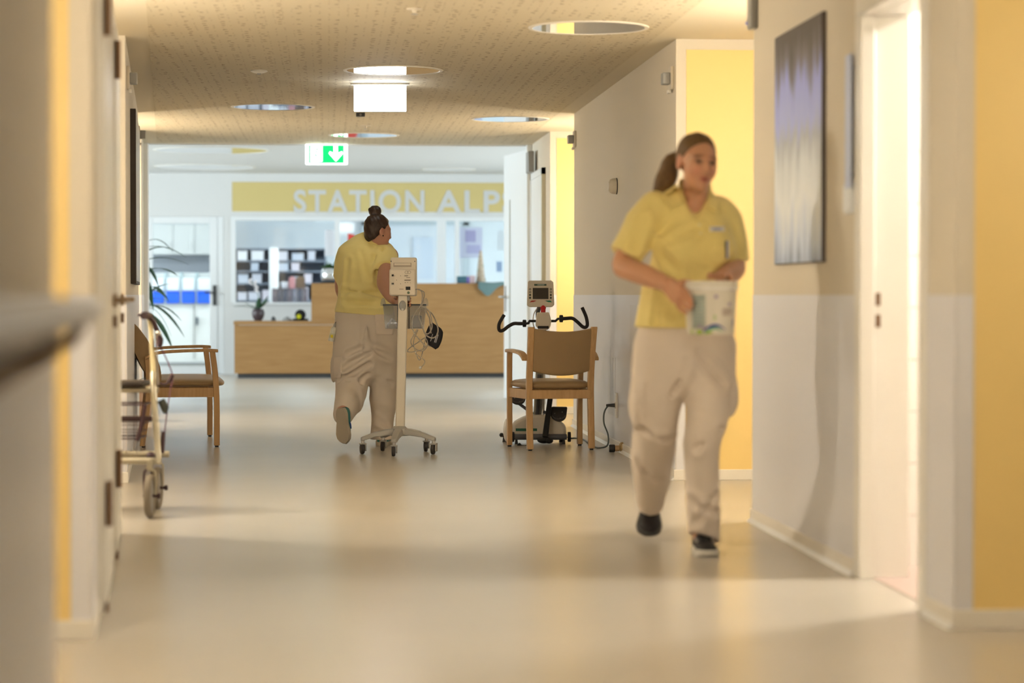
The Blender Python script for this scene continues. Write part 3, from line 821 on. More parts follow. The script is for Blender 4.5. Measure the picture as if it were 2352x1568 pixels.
# things on the raised counter, right part
cyv = DYF + .2
p = pY(1104, 651, DYF + .38); o = empty('wooden_cone', (p.x, p.y, zh + .004))
B().lathe([(.062, 0), (.06, .02), (.045, .16), (.03, .3), (.018, .39), (.012, .42), (.002, .425)], n=20).build('cone', wood('cone_wood', (.36, .27, .18), (.55, .45, .33), .6), o)
B().lathe([(.064, .0), (.064, .016), (.05, .018)], n=20).build('foot', mat('cone_foot', (.2, .22, .15), .6), o)
for k in range(6):
    a = k * 1.9; z = .05 + k * .058; r = .06 * (1 - z / .46)
    B().ball((r * math.cos(a), r * math.sin(a), z), .016, 8).build('bead', mat('bead_green', (.25, .28, .16), .5), o)
tag(o, 'tall slim wooden cone tree on the raised counter', 'decoration')
p = pY(1062, 651, cyv); o = empty('desk_box', (p.x, p.y, zh + .004))
B().bx(-.07, .05, -.05, .05, 0, .085).build('body', mat('box_teal_dark', (.06, .15, .2), .5), o, bev=.004)
B().bx(.05, .09, -.05, .05, 0, .08).build('violet_side', mat('box_violet', (.18, .14, .42), .5), o, bev=.004)
B().bx(-.075, .095, -.055, .055, .085, .09).build('lid', mat('box_lid', (.1, .28, .3), .5), o)
tag(o, 'small dark teal and violet box on the raised counter', 'box')
p = pY(1083, 651, cyv); o = B().bx(-.055, .055, -.004, .03, 0, .10).build('card', mat('card_pink', (.72, .55, .55), .6), loc=(p.x, p.y + .1, zh + .004), bev=.002)
tag(o, 'pale pink card standing on the raised counter', 'card')
# teal cloth draped over the counter's edge
p0 = pY(1098, 651, DYF - .012); p1 = pY(1236, 651, DYF - .012); wdt = p1.x - p0.x
def cloth(u, v):
    x = p0.x + wdt * u
    fall = (.13 * math.exp(-((u - .16) / .13) ** 2) + .035 * max(0, 1 - u)) * 1.0 + .01
    s_ = v
    if s_ < .5:
        y = DYF + .34 - (.345 + .026) * (s_ / .5); z = zh + .016 + .005 * math.sin(14 * u + 4 * v)
    else:
        t = (s_ - .5) / .5; y = DYF - .036 - .008 * math.sin(11 * u) ; z = zh + .012 - fall * t
    return (x, y, z)
o = B().grid(cloth, 40, 24).build('draped_cloth', mat('cloth_teal_grey', (.13, .21, .21), .8), solid=.006)
tag(o, 'teal grey cloth draped over the edge of the raised counter', 'cloth')

# ---- inside the office (lit, seen through the glass)
OY = 37.3
def ox_(px, Y=OY): return pY(px, 677, Y).x
def oz_(py, Y=OY): return pY(900, py, Y).z
SHM = mat('shelf_grey', (.26, .30, .37), .5)
for (pa, pb, lab) in ((538, 627, 'grey shelf unit behind the glass, beside the office door'), (631, 748, 'grey shelf unit behind the glass, above the dark binders')):
    xa, xb = ox_(pa), ox_(pb); o = empty('shelf_unit', ((xa + xb) / 2, OY, 0)); hw_ = (xb - xa) / 2
    zs = [oz_(y) for y in (720, 689, 650, 622, 598, 570)]
    B().bx(-hw_, hw_, .28, .3, 0, zs[-1]).build('back_board', mat('shelf_back', (.17, .20, .26), .6), o, smooth=False)
    for s in (-1, 1):
        B().bx(s * hw_ - .015, s * hw_ + .015, -.0, .3, 0, zs[-1]).build('upright', SHM, o, smooth=False)
    for z in zs:
        B().bx(-hw_, hw_, 0, .29, z - .02, z).build('shelf_board', SHM, o, smooth=False)
    tag(o, lab, 'shelf unit')
    random.seed(int(pa))
    bw = [mat('carton_white_%d' % k, c, .6) for k, c in enumerate(((.80, .80, .84), (.66, .66, .74), (.72, .66, .74), (.55, .60, .70)))]
    for si, z in enumerate(zs[:-1]):
        if si == 0: continue                        # below the sill, out of sight
        nb = 0; x = xa + .05
        while x < xb - .12:
            w_ = random.uniform(.10, .24); hh = min(random.uniform(.09, .155) * (1.25 if si == 1 else 1), zs[si + 1] - z - .045)
            if x + w_ > xb - .03: break
            if random.random() > .14:
                mm = random.choice(bw)
                c = B().bx(-w_ / 2, w_ / 2, 0, .22, 0, hh).build('storage_box', mm, loc=(x + w_ / 2, OY + .02, z + .001), bev=.005)
                B().bx(-w_ / 2 - .004, w_ / 2 + .004, -.004, .224, hh - .02, hh + .004).build('lid', mm, c)
                tag(c, '%s storage box from the %s on the %s shelf behind the glass' % (ORD[nb], 'office door' if pa < 600 else 'white post', ('', 'lowest', 'second', 'third', 'top')[si]), 'box', 'storage boxes on the office shelves'); nb += 1
            x += w_ + random.uniform(.015, .07)
# white pipe between the shelf units
x = ox_(629, 36.8); o = B().bx(-.07, .07, -.05, .05, 0, oz_(568, 36.8)).build('shelf_post', M['white_cool'], loc=(x, 36.8, 0), bev=.03)
tag(o, 'white rounded post between the two shelf units', 'post')
# binders on a sideboard
sb = empty('sideboard', (ox_(690, 35.6), 35.6, 0)); zsb = oz_(695, 35.6)
hw_ = (ox_(770, 35.6) - ox_(540, 35.6)) / 2
B().bx(-hw_, hw_, 0, .45, .05, zsb - .03).build('body', M['white_cool'], sb, bev=.004)
B().bx(-hw_ - .01, hw_ + .01, -.01, .46, zsb - .03, zsb).build('top', M['white'], sb, bev=.003)
for k in range(3):
    B().bx(-hw_ + k * 2 * hw_ / 3 + .01, -hw_ + (k + 1) * 2 * hw_ / 3 - .01, -.015, 0, .06, zsb - .04).build('door', M['white_cool'], sb, bev=.002)
tag(sb, 'low white sideboard behind the glass', 'sideboard')
xs = np.linspace(ox_(624, 35.6), ox_(706, 35.6), 8)
for k in range(7):
    w_ = xs[1] - xs[0]; c = (.05, .06, .09) if k % 3 else (.12, .10, .12)
    if k == 4: c = (.16, .16, .2)
    o = B().bx(-w_ / 2 + .003, w_ / 2 - .003, 0, .28, 0, .21).build('ring_binder', mat('binder_dark_%d' % k, c, .5), loc=((xs[k] + xs[k + 1]) / 2, 35.66, zsb), bev=.004)
    B().bx(-w_ / 4, w_ / 4, -.002, 0, .09, .17).build('spine_label', mat('spine_label_%d' % k, tuple(q * 1.6 for q in c), .5), o, smooth=False)
    tag(o, ORD[k] + ' dark ring binder on the sideboard, counted from the white post', 'binder', 'dark binders on the sideboard')
for px, wv, hv, c, lab, nm in ((655, .05, .10, (.7, .7, .74), 'white cup on top of the dark binders', 'cup'), (671, .045, .16, (.55, .25, .26), 'dusty red carton on top of the dark binders', 'carton'), (690, .07, .16, (.13, .08, .05), 'dark brown carton on top of the dark binders', 'carton')):
    p = ox_(px, 35.8)
    if nm == 'cup': o = B().lathe([(wv * .8, 0), (wv, .02), (wv * 1.05, hv), (wv * .95, hv), (wv * .8, .02), (.001, .015)], n=20).build(nm, mat('cup_white', c, .4), loc=(p, 35.8, zsb + .21))
    else:
        o = B().bx(-wv, wv, -.05, .05, 0, hv).build(nm, mat(nm + '_col%d' % px, c, .6), loc=(p, 35.8, zsb + .21), bev=.004)
        B().bx(-wv * .5, wv * .5, -.052, .052, hv, hv + .012).build('flap', mat('flap%d' % px, tuple(q * 1.3 for q in c), .6), o)
    tag(o, lab, nm)
# wall cupboards, counter and blue-lidded bins behind the glazed door
def cupboard(x0, x1, z0, z1, Y, lab):
    o = empty('wall_cupboard', ((x0 + x1) / 2, Y, z0)); h = (x1 - x0) / 2
    B().bx(-h, h, .02, .35, 0, z1 - z0).build('body', M['white_cool'], o, smooth=False)
    B().bx(-h + .006, h - .006, 0, .02, .006, z1 - z0 - .006).build('door', M['white'], o, bev=.003)
    B().cyl((h - .06, -.02, .06), (h - .06, -.02, .2), .007).build('handle', M['steel'], o)
    tag(o, lab, 'cupboard', 'wall cupboards in the office'); return o
Yc = 37.9
xs = [ox_(p, Yc) for p in (348, 398, 448, 498)]
for k, lab in enumerate(('white wall cupboard behind the tall plant', 'middle white wall cupboard behind the office door', 'white wall cupboard nearest the door jamb')):
    cupboard(xs[k], xs[k + 1], oz_(585, Yc), oz_(515, Yc), Yc, lab)
o = empty('trolley_rack', (ox_(415, 36.2), 36.2, 0)); hw_ = (ox_(486, 36.2) - ox_(344, 36.2)) / 2
ztop = oz_(626, 36.2)
B().bx(-hw_, hw_, .02, .5, .05, oz_(697, 36.2)).build('lower_body', M['white'], o, bev=.004)
for k in range(5):
    x = -hw_ + k * hw_ / 2
    B().bx(x - .012, x + .012, 0, .5, oz_(697, 36.2), ztop).build('divider', mat('rack_post', (.5, .62, .64), .4), o, smooth=False)
B().bx(-hw_, hw_, .46, .5, oz_(697, 36.2), ztop).build('back_sheet', M['white'], o, smooth=False)
B().bx(hw_ * .42, hw_ * .44, .0, .02, .1, oz_(700, 36.2)).build('door_gap', M['grey'], o, smooth=False)
B().bx(hw_ * .5, hw_ * .56, -.03, .02, oz_(745, 36.2), oz_(728, 36.2)).build('lock', mat('lock_dark', (.06, .09, .12), .4), o)
tag(o, 'white supply rack with four bays seen through the glazed door', 'rack')
BLUE = mat('blue_plastic', (.0, .12, .85), .4)
for k, lab in enumerate(('blue bin under the plant leaves in the supply rack', 'second blue bin from the plant in the supply rack', 'third blue bin from the plant in the supply rack', 'blue bin nearest the door handle in the supply rack')):
    xc_ = o.location.x - hw_ + (k + .5) * hw_ / 2
    c = B().bx(-hw_ * .21, hw_ * .21, 0, .26, 0, oz_(668, 36.15) - oz_(696, 36.15)).build('storage_bin', BLUE, loc=(xc_, 36.17, oz_(697, 36.2) + .004), bev=.01)
    B().bx(-hw_ * .22, hw_ * .22, -.01, .27, oz_(668, 36.15) - oz_(696, 36.15) - .014, oz_(668, 36.15) - oz_(696, 36.15)).build('rim', BLUE, c, bev=.004)
    w2 = B().bx(-hw_ * .20, hw_ * .20, 0, .30, 0, .19).build('carton', mat('carton_pale_%d' % k, (.80, .84, .88), .6), loc=(xc_, 36.2, oz_(668, 36.15) + .004), bev=.006)
    B().bx(-.03, .03, -.001, .301, .185, .192).build('tape', mat('tape_%d' % k, (.7, .74, .78), .4), w2, smooth=False)
    tag(c, lab, 'bin', 'blue bins in the supply rack')
    tag(w2, ORD[k] + ' pale carton from the plant, standing on a blue bin', 'box', 'pale cartons on the blue bins')
o = empty('base_cabinet', (ox_(420, Yc), Yc - .3, 0)); hw_ = (ox_(500, Yc) - ox_(340, Yc)) / 2
B().bx(-hw_, hw_, 0, .55, .0, oz_(655, Yc)).build('body', mat('cabinet_grey', (.5, .52, .55), .5), o, smooth=False)
B().bx(-hw_ - .01, hw_ + .01, -.02, .55, oz_(655, Yc), oz_(655, Yc) + .03).build('worktop', mat('worktop_grey', (.35, .36, .38), .4), o, smooth=False)
B().bx(-hw_, hw_, .68, .69, oz_(655, Yc), oz_(585, Yc)).build('splash_back', mat('splash_grey', (.36, .38, .42), .4), o, smooth=False)
tag(o, 'grey kitchen base cabinet behind the supply rack', 'cabinet')
# posters, notices and inner door seen through the panes
def sheet(px0, px1, py0, py1, Y, c, nm, lab, cat='notice', sub=None):
    a, b = pY(px0, py0, Y), pY(px1, py1, Y)
    o = B().bx(-(b.x - a.x) / 2, (b.x - a.x) / 2, -.003, .003, -(a.z - b.z) / 2, (a.z - b.z) / 2).build(nm, mat(nm + '_%d' % px0, c, .5), loc=((a.x + b.x) / 2, Y, (a.z + b.z) / 2), smooth=False)
    if sub:
        for q, (u0, u1, v0, v1, cc) in enumerate(sub):
            w_, h_ = b.x - a.x, a.z - b.z
            B().bx(-w_ / 2 + u0 * w_, -w_ / 2 + u1 * w_, -.006, -.003, h_ / 2 - v1 * h_, h_ / 2 - v0 * h_).build('print_field', mat('print_%d_%d' % (px0, q), cc, .5), o, smooth=False)
    tag(o, lab, cat); return o
sheet(1056, 1108, 522, 592, GY + .043, (.58, .63, .80), 'poster', 'pale violet poster in the right glass pane', 'poster', [(.25, .7, .1, .48, (.38, .38, .62)), (.3, .9, .58, .85, (.44, .46, .70))])
sheet(1142, 1160, 530, 575, GY + .043, (.66, .74, .80), 'notice', 'small pale notice at the right edge of the glass')
sheet(746, 768, 528, 588, GY + .043, (.82, .84, .90), 'notice', 'white notice sheet hanging in the first glass pane')
sheet(948, 995, 545, 640, 38.3, (.60, .68, .80), 'wall_sheet', 'pale blue board on the office back wall', 'board')
sheet(1140, 1153, 600, 624, GY + .043, (.3, .42, .62), 'label_plate', 'small blue label in the far right glass pane', 'label')
p = pY(799, 551, GY - .02)                           # red half disc behind the nurse's head
half = [(0, -.085)] + [(.10 * math.cos(a), .085 * math.sin(a)) for a in np.linspace(-math.pi / 2, math.pi / 2, 18)] + [(0, .085)]
half = [(0, -.085), (0, .085)] + [(.13 * math.cos(a), .085 * math.sin(a)) for a in np.linspace(math.pi / 2, -math.pi / 2, 18)][1:-1]
o = B().prism(half, 0, .012, Matrix.Translation((p.x, GY - .02, p.z)) @ Matrix.Rotation(math.pi / 2, 4, 'X')).build('red_sticker', mat('sticker_red', (.72, .075, .05), .5))
tag(o, 'red half-round sign on the glass behind the nurse', 'sign')
o = struct(empty('door_8', (ox_(955, 38.2), 38.36, 0)), 'pale inner door on the office back wall')
B().bx(-.75, .75, -.04, 0, 0, 2.15).build('leaf', mat('inner_door', (.70, .75, .82), .5), o, bev=.003)
for s in (-1, 1): B().bx(s * .8 - .05, s * .8 + .05, -.06, 0, 0, 2.2).build('jamb', mat('inner_jamb%d' % s, (.5, .57, .62), .5), o, smooth=False)
B().bx(-.85, .85, -.06, 0, 2.15, 2.22).build('head', mat('inner_head', (.5, .57, .62), .5), o, smooth=False)

# ---- plants
def tall_plant(base, seed, h, label, n, spread, stem=True):
    o = empty('potted_plant', base)
    B().lathe([(.12, 0), (.16, .02), (.19, .30), (.195, .33), (.18, .33), (.17, .30), (.001, .28)], n=28).build('pot', mat('pot_beige', (.55, .40, .32), .6), o)
    random.seed(seed)
    if stem: B().tube(smooth_path([(0, 0, .28), (.02, .01, h * .5), (-.01, 0, h * .8), (0, 0, h)], 4), .018, 8).build('stem', wood('stem_bark', (.12, .09, .06), (.2, .15, .1), .8), o)
    for k in range(n):
        a = random.uniform(0, 6.28); z = h * random.uniform(.45, 1.0) if stem else .3
        b = B(); leaf_blade(b, (0, 0, z), (math.cos(a), math.sin(a), random.uniform(.1, 1.1)), random.uniform(.35, .6) * spread, .085 * spread, random.uniform(.15, .6) * spread)
        b.build('leaf', LEAF, o, solid=.002)
    tag(o, label, 'potted plant'); return o
p = pY(322, 677, 24.6)
tall_plant((p.x, 24.6, 0), 11, 1.55, 'tall dark-leaved plant at the lobby edge behind the armchair', 44, .95)
p = pY(321, 677, 20.6)
o = tall_plant((LXat(20.35) - .07, 20.35, 0), 5, .45, 'low bushy plant on the floor behind the wide armchair', 22, .42, False)
# ================================================================== FURNITURE AND EQUIPMENT
# ---- beech armchair in front of the trainer (back to the camera)
def armchair(width_f, width_r, depth, label, rz, loc, wide=False):
    o = empty('armchair', loc, rz)                     # local +y = the way the chair faces
    wf, wr = width_f / 2, width_r / 2
    yr, yf = -depth / 2, depth / 2
    st = .021
    for s in (-1, 1):
        # rear leg and back post in one bent piece
        b = B()
        path = [(s * wr, yr - .02, 0.01), (s * wr, yr, .22), (s * wr, yr + .01, .42), (s * wr, yr - .02, .62), (s * (wr + .004), yr - .07, .835)]
        if wide: path = [(s * wr, yr - .03, 0.01), (s * wr, yr, .22), (s * wr, yr + .015, .42), (s * wr, yr + .005, .63)]
        pts = smooth_path(path, 5)
        for a, c in zip(pts, pts[1:]):
            pass
        vs = []; fs = []
        for i, p in enumerate(pts):
            hx, hy = st, .018
            vs += [(p.x - hx, p.y - hy, p.z), (p.x + hx, p.y - hy, p.z), (p.x + hx, p.y + hy, p.z), (p.x - hx, p.y + hy, p.z)]
        for i in range(len(pts) - 1):
            for k in range(4):
                q = (k + 1) % 4
                fs.append((4 * i + k, 4 * i + q, 4 * i + 4 + q, 4 * i + 4 + k))
        fs.append((3, 2, 1, 0)); n = 4 * (len(pts) - 1); fs.append((n, n + 1, n + 2, n + 3))
        b.add(vs, fs).build('back_post', M['beech'], o, bev=.005)
        # front leg up to the arm rest
        b = B(); vs = []; fs = []
        pts = smooth_path([(s * wf, yf, .01), (s * wf, yf, .3), (s * (wf + .003), yf - .01, .5), (s * (wf + .006), yf - .03, .660)], 4)
        for p in pts:
            vs += [(p.x - .017, p.y - .02, p.z), (p.x + .017, p.y - .02, p.z), (p.x + .017, p.y + .02, p.z), (p.x - .017, p.y + .02, p.z)]
        for i in range(len(pts) - 1):
            for k in range(4):
                q = (k + 1) % 4
                fs.append((4 * i + k, 4 * i + q, 4 * i + 4 + q, 4 * i + 4 + k))
        fs.append((3, 2, 1, 0)); n = 4 * (len(pts) - 1); fs.append((n, n + 1, n + 2, n + 3))
        b.add(vs, fs).build('front_leg', M['beech'], o, bev=.004)
        # arm rest
        a0 = smooth_path([(s * (wr + .03), yr - .01, .615), (s * (wr + .035), yr + .10, .655), (s * (wf + .01), yf - .1, .668), (s * (wf + .008), yf + .01, .664)], 6)
        vs = []; fs = []
        for p in a0:
            vs += [(p.x - .024, p.y, p.z - .011), (p.x + .024, p.y, p.z - .011), (p.x + .024, p.y, p.z + .011), (p.x - .024, p.y, p.z + .011)]
        for i in range(len(a0) - 1):
            for k in range(4):
                q = (k + 1) % 4
                fs.append((4 * i + k, 4 * i + 4 + k, 4 * i + 4 + q, 4 * i + q))
        fs.append((0, 1, 2, 3)); n = 4 * (len(a0) - 1); fs.append((n + 3, n + 2, n + 1, n))
        B().add(vs, fs).build('arm_rest', M['beech'], o, bev=.005)
        for (x, y) in ((s * wr, yr - .02), (s * wf, yf)):
            B().cyl((x, y, 0), (x, y, .012), .013, n=12).build('foot_glide', M['dark'], o)
        # side rail
        B().prism([(s * wr - .011, yr), (s * wr + .011, yr), (s * wf + .011, yf), (s * wf - .011, yf)], .345, .41).build('side_rail', M['beech'], o, bev=.003)
    B().bx(-wr, wr, yr - .012, yr + .012, .348, .408).build('rear_rail', M['beech'], o, bev=.003)
    B().bx(-wf, wf, yf - .012, yf + .012, .348, .408).build('front_rail', M['beech'], o, bev=.003)
    # seat cushion
    def seat(u, v):
        a = 2 * math.pi * u
        rr = [(.0, .05), (.7, .052), (.93, .046), (1.0, .03), (1.0, .014), (.95, .0), (0, 0)]
        t = v * (len(rr) - 1); i = min(int(t), len(rr) - 2); f = t - i
        r = rr[i][0] * (1 - f) + rr[i + 1][0] * f; z = rr[i][1] * (1 - f) + rr[i + 1][1] * f
        ca, sa = math.cos(a), math.sin(a); e = .32
        x = math.copysign(abs(ca) ** e, ca) * r; y = math.copysign(abs(sa) ** e, sa) * r
        wv = (wr + .01) * (1 - (y + 1) / 2) + (wf + .015) * (y + 1) / 2
        crown = .012 * (1 - x * x) * (1 - y * y) if v < .4 else 0
        return (x * wv * .97, .03 + y * (depth / 2 + .035), .415 + z + crown)
    B().grid(seat, 48, 14, True).build('seat_cushion', M['uphol'], o)
    # backrest: curved upholstered panel between the posts
    def back_wide(u, v):
        a = 2 * math.pi * v; x = (2 * u - 1) * (wr + .012)
        cs, sn = math.cos(a), math.sin(a)
        zz = .655 + .215 * math.copysign(abs(sn) ** .55, sn)
        q = (zz - .44) / .43
        ty = (.028 + .040 * math.sin(math.pi * min(1, q * .9 + .1))) * math.copysign(abs(cs) ** .55, cs)
        return (x, yr + .075 - .155 * q - .03 * q * q + ty - .012 * (1 - (2 * u - 1) ** 2), zz)
    def back(u, v):
        if wide: return back_wide(u, v)
        a = 2 * math.pi * v
        x = (2 * u - 1) * (wr - .018)
        bow = .035 * (1 - (2 * u - 1) ** 2)
        zt = .825 - .022 * (1 - (2 * u - 1) ** 2) ; zb = .535 - .03 * (1 - (2 * u - 1) ** 2)
        zc, hz, ty = (zt + zb) / 2, (zt - zb) / 2, .02
        cs, sn = math.cos(a), math.sin(a)
        z = zc + hz * math.copysign(abs(sn) ** .3, sn); t = ty * math.copysign(abs(cs) ** .5, cs)
        lean = -.02 - .22 * (z - .62) if z > .62 else -.02 + .1 * (.62 - z)
        return (x, yr + lean - bow + t, z)
    bb_ = B(); nu, nv = 26, 28
    vs = [back(i / (nu - 1), j / nv) for j in range(nv) for i in range(nu)]; fs = []
    for j in range(nv):
        q = (j + 1) % nv
        for i in range(nu - 1):
            fs.append((j * nu + i, q * nu + i, q * nu + i + 1, j * nu + i + 1))
    fs.append(tuple(j * nu for j in range(nv))); fs.append(tuple(j * nu + nu - 1 for j in range(nv - 1, -1, -1)))
    bb_.add(vs, fs).build('backrest', M['uphol'], o, ang=60)
    tag(o, label, 'armchair', 'beech armchairs in the corridor')
    return o
rl, rr_, fl_, fr = fl(1216, 1034.5), fl(1357, 1032.5), fl(1170, 1025), fl(1332, 1023)
rc, fc = (rl + rr_) / 2, (fl_ + fr) / 2
dirv = (fc - rc); rz = math.atan2(-dirv.x, dirv.y)
armchair((fr - fl_).length, (rr_ - rl).length, .46, 'beech armchair with tan back, in front of the exercise trainer', rz, (rc + fc) / 2)
nf, ff, nr = fl(498, 1026), fl(482, 1002), fl(341, 1026)
ax = (ff - nf).normalized(); face = Vector((ax.y, -ax.x, 0))
cen = (nf + ff) / 2 - face * .24
armchair((ff - nf).length, (ff - nf).length - .02, .48, 'wide beech armchair with tan seat standing against the left wall', math.atan2(-face.x, face.y), cen, True)

# ---- vital-signs monitor on a rolling stand
tc_ = cf(-.745, 16.0)
o = empty('monitor_trolley', tc_, -YAW)
cast = [(-.984, 15.93), (-.768, 15.72), (-.516, 15.9), (-.575, 16.2), (-.865, 16.23)]
ARM = mat('trolley_base_grey', (.40, .385, .35), .45)
b = B().lathe([(.055, .118), (.062, .13), (.055, .165), (.036, .182), (.02, .184)], n=24); b.build('hub', ARM, o)
wheel_m = mat('caster_tyre', (.035, .03, .028), .5)
for i, (xc, d) in enumerate(cast):
    v = Vector((xc + .745, d - 16.0, 0)); L = v.length; u = v.normalized(); n_ = Vector((-u.y, u.x, 0))
    vs = []; fs = []
    prof = [(0.02, .168, .118, .036), (.35, .162, .122, .034), (.7, .143, .112, .029), (1.0, .116, .090, .023), (1.05, .112, .090, .018)]
    for t, zt_, zb_, w_ in prof:
        p = u * L * t
        vs += [tuple(p - n_ * w_ + UP * zb_), tuple(p + n_ * w_ + UP * zb_), tuple(p + n_ * w_ * .7 + UP * zt_), tuple(p - n_ * w_ * .7 + UP * zt_)]
    for k in range(len(prof) - 1):
        for q in range(4):
            r = (q + 1) % 4
            fs.append((4 * k + q, 4 * k + r, 4 * k + 4 + r, 4 * k + 4 + q))
    fs.append((3, 2, 1, 0)); k = 4 * (len(prof) - 1); fs.append((k, k + 1, k + 2, k + 3))
    B().add(vs, fs).build('base_arm', ARM, o, bev=.006)
    c = empty('caster', (v.x, v.y, 0), [.3, .1, -.2, .15, -.1][i]); c.parent = o
    B().cyl((0, 0, .074), (0, 0, .092), .011, n=12).build('stem', M['steel'], c)
    B().bx(.012, .022, -.016, .024, .02, .076).build('fork', ARM, c, bev=.004)
    B().prism([(-.022, -.022), (.022, -.022), (.022, .02), (-.022, .02)], .064, .074).build('hood', ARM, c, bev=.004)
    Rx = Matrix.Rotation(math.pi / 2, 4, 'Y')
    B().lathe([(.022, -.013), (.033, -.011), (.036, -.004), (.036, .004), (.033, .011), (.022, .013)], c=(-.004, 0, .036), n=24, M=Rx).build('wheel', wheel_m, c)
tilt = pd(925, 688, 16.0) - pd(919, 980, 16.0)
def tl(px, py, d=16.0):                                 # image position on the stand -> local
    q = pd(px, py, d) - tc_
    return Vector((q.dot(RT), q.dot(FW), q.z))
p0, p1 = tl(919, 982), tl(925.7, 675)
vs = []
for p in (p0, p1):
    hw_ = .031
    vs += [(p.x - hw_, -.022, p.z), (p.x + hw_, -.022, p.z), (p.x + hw_, .022, p.z), (p.x - hw_, .022, p.z)]
B().add(vs, [(3, 2, 1, 0), (4, 5, 6, 7)] + [(k, (k + 1) % 4, 4 + (k + 1) % 4, 4 + k) for k in range(4)]).build('column', M['plastic'], o, bev=.008)
B().bx(p1.x + .03, p1.x + .045, -.015, .015, p1.z - .045, p1.z).build('latch', M['grey'], o, bev=.003)
# basket
GLZ = mat('smoky_clear_plastic', (.42, .45, .47), .12, alpha=.28)
def bk(px): return tl(px, 728, 16.05).x
zt_, zb_ = tl(900, 700).z, tl(900, 755).z
X0, X1, x0, x1 = bk(880), bk(978), bk(885), bk(972)
def basket_ring(xa, xb, ya, yb, z): return [(xa, ya, z), (xb, ya, z), (xb, yb, z), (xa, yb, z)]
vs = basket_ring(X0, X1, .035, .20, zt_) + basket_ring(x0, x1, .045, .185, zb_)
bas = B().add(vs, [(0, 1, 5, 4), (1, 2, 6, 5), (2, 3, 7, 6), (3, 0, 4, 7), (4, 5, 6, 7)]).build('basket', GLZ, o, solid=.004)
b = B().tube([(X0, .035, zt_), (X1, .035, zt_), (X1, .20, zt_), (X0, .20, zt_)], .005, 8, closed=True); b.build('basket_rim', mat('rim_smoke', (.09, .10, .11), .25), bas)
for x in (X0 + .0, X1 - .0):
    b = B().lathe([(.001, .055), (.012, .045), (.018, .02), (.018, 0)], c=(x, .06, zt_ - .008), n=14); b.build('side_hook', GLZ, bas)
for x in (p1.x - .038, p1.x + .038):
    B().bx(x - .003, x + .003, .036, .044, zb_, zt_).build('seam_rib', mat('rib_dark%d' % int(x * 1000), (.03, .035, .04), .3), bas, smooth=False)
B().ball((p1.x - .002, -.022, zt_ - .005), (.024, .006, .034), 16).build('clamp_cover', mat('clamp_smoke', (.30, .30, .28), .3), o)
B().cyl((p1.x - .002, -.026, zt_ - .03), (p1.x - .002, -.031, zt_ - .03), .008, n=14).build('clamp_screw', M['steel'], o)
# folded things in the basket
it = B().grid(lambda u, v: (x0 + .01 + .07 * u, .09 + .06 * v, zb_ + .012 + .05 * math.sin(math.pi * u) * (1 - .5 * v) + .006 * math.sin(17 * u + 9 * v)), 14, 10).build('wipe_packet', mat('packet_white_blue', (.60, .62, .72), .5, var=(9, .35)), solid=.01)
it.parent = None; it.matrix_world = Matrix.Translation(tc_) @ Matrix.Rotation(-YAW, 4, 'Z')
tag(it, 'crumpled pale packet lying in the trolley basket', 'packet')
it = B().bx(p1.x + .05, x1 - .012, .08, .15, zb_ + .004, zb_ + .085).build('glove_box', mat('box_taupe', (.42, .38, .34), .6), bev=.006)
B().bx(p1.x + .055, x1 - .016, .09, .14, zb_ + .085, zb_ + .088).build('opening', M['grey_dark'], it, smooth=False)
it.matrix_world = Matrix.Translation(tc_) @ Matrix.Rotation(-YAW, 4, 'Z')
tag(it, 'taupe box in the trolley basket', 'box')
# the monitor head, seen from behind
mz0, mz1 = tl(926, 680).z, tl(926, 591).z
mx0, mx1 = tl(895, 640).x, tl(957, 640).x
mh = B().bx(mx0 + .004, mx1, .012, .075, mz0, mz1).build('monitor_shell', M['plastic'], o, bev=.012, seg=3)
B().bx(mx0, mx1 - .006, -.055, .02, mz0 + .004, mz0 + (mz1 - mz0) * .70).build('rear_housing', mat('cream_plastic_b', (.73, .66, .55), .4), mh, bev=.012, seg=3)
B().bx(mx0 + .025, mx1 - .035, .004, .0125, mz1 - .062, mz1 - .035).build('grip_recess', mat('recess_tan', (.40, .34, .27), .5), mh, smooth=False)
B().bx(mx0 + .03, mx1 - .04, .003, .006, mz1 - .052, mz1 - .037).build('grip_bar', M['plastic'], mh, bev=.002)
PB = -.0555
def plate(xa, xb, za, zb, m, nm, t=.0025):
    B().bx(xa, xb, PB - t, PB + .001, za, zb).build(nm, m, mh, smooth=False)
H_ = mz1 - mz0; W_ = mx1 - mx0
def U(u): return mx0 + u * W_
def V(v): return mz1 - v * H_
plate(U(.05), U(.19), V(.72), V(.40), mat('inlay', (.66, .60, .50), .4), 'port_inlay', .001)
plate(U(.09), U(.17), V(.49), V(.44), M['dark'], 'port')
plate(U(.09), U(.125), V(.70), V(.655), M['dark'], 'port'); plate(U(.135), U(.17), V(.70), V(.655), M['dark'], 'port')
plate(U(.61), U(.78), V(.84), V(.755), M['dark'], 'power_inlet')
LB_ = mat('label_print', (.20, .17, .13), .6)
for (a, b_, v) in ((.56, .70, .46), (.56, .68, .48), (.63, .77, .515), (.56, .80, .575), (.56, .78, .59), (.57, .62, .645), (.66, .70, .64), (.765, .785, .65), (.37, .53, .81)):
    plate(U(a), U(b_), V(v + .012), V(v), LB_, 'type_label', .0012)
for u in (.64, .73):
    B().tube([(U(u) + .012 * math.cos(k * .785), PB, V(.385) + .009 * math.sin(k * .785)) for k in range(8)], .001, 6, closed=True).build('certification_mark', LB_, mh)
for (u, v) in ((.05, .10), (.93, .10), (.42, .475), (.42, .68), (.27, .585), (.20, .475)):
    y = .0115 if v < .2 else PB
    B().cyl((U(u), y - .002, V(v)), (U(u), y + .004, V(v)), .004 if v < .2 else .0022, n=10).build('screw', M['grey_dark'], mh)
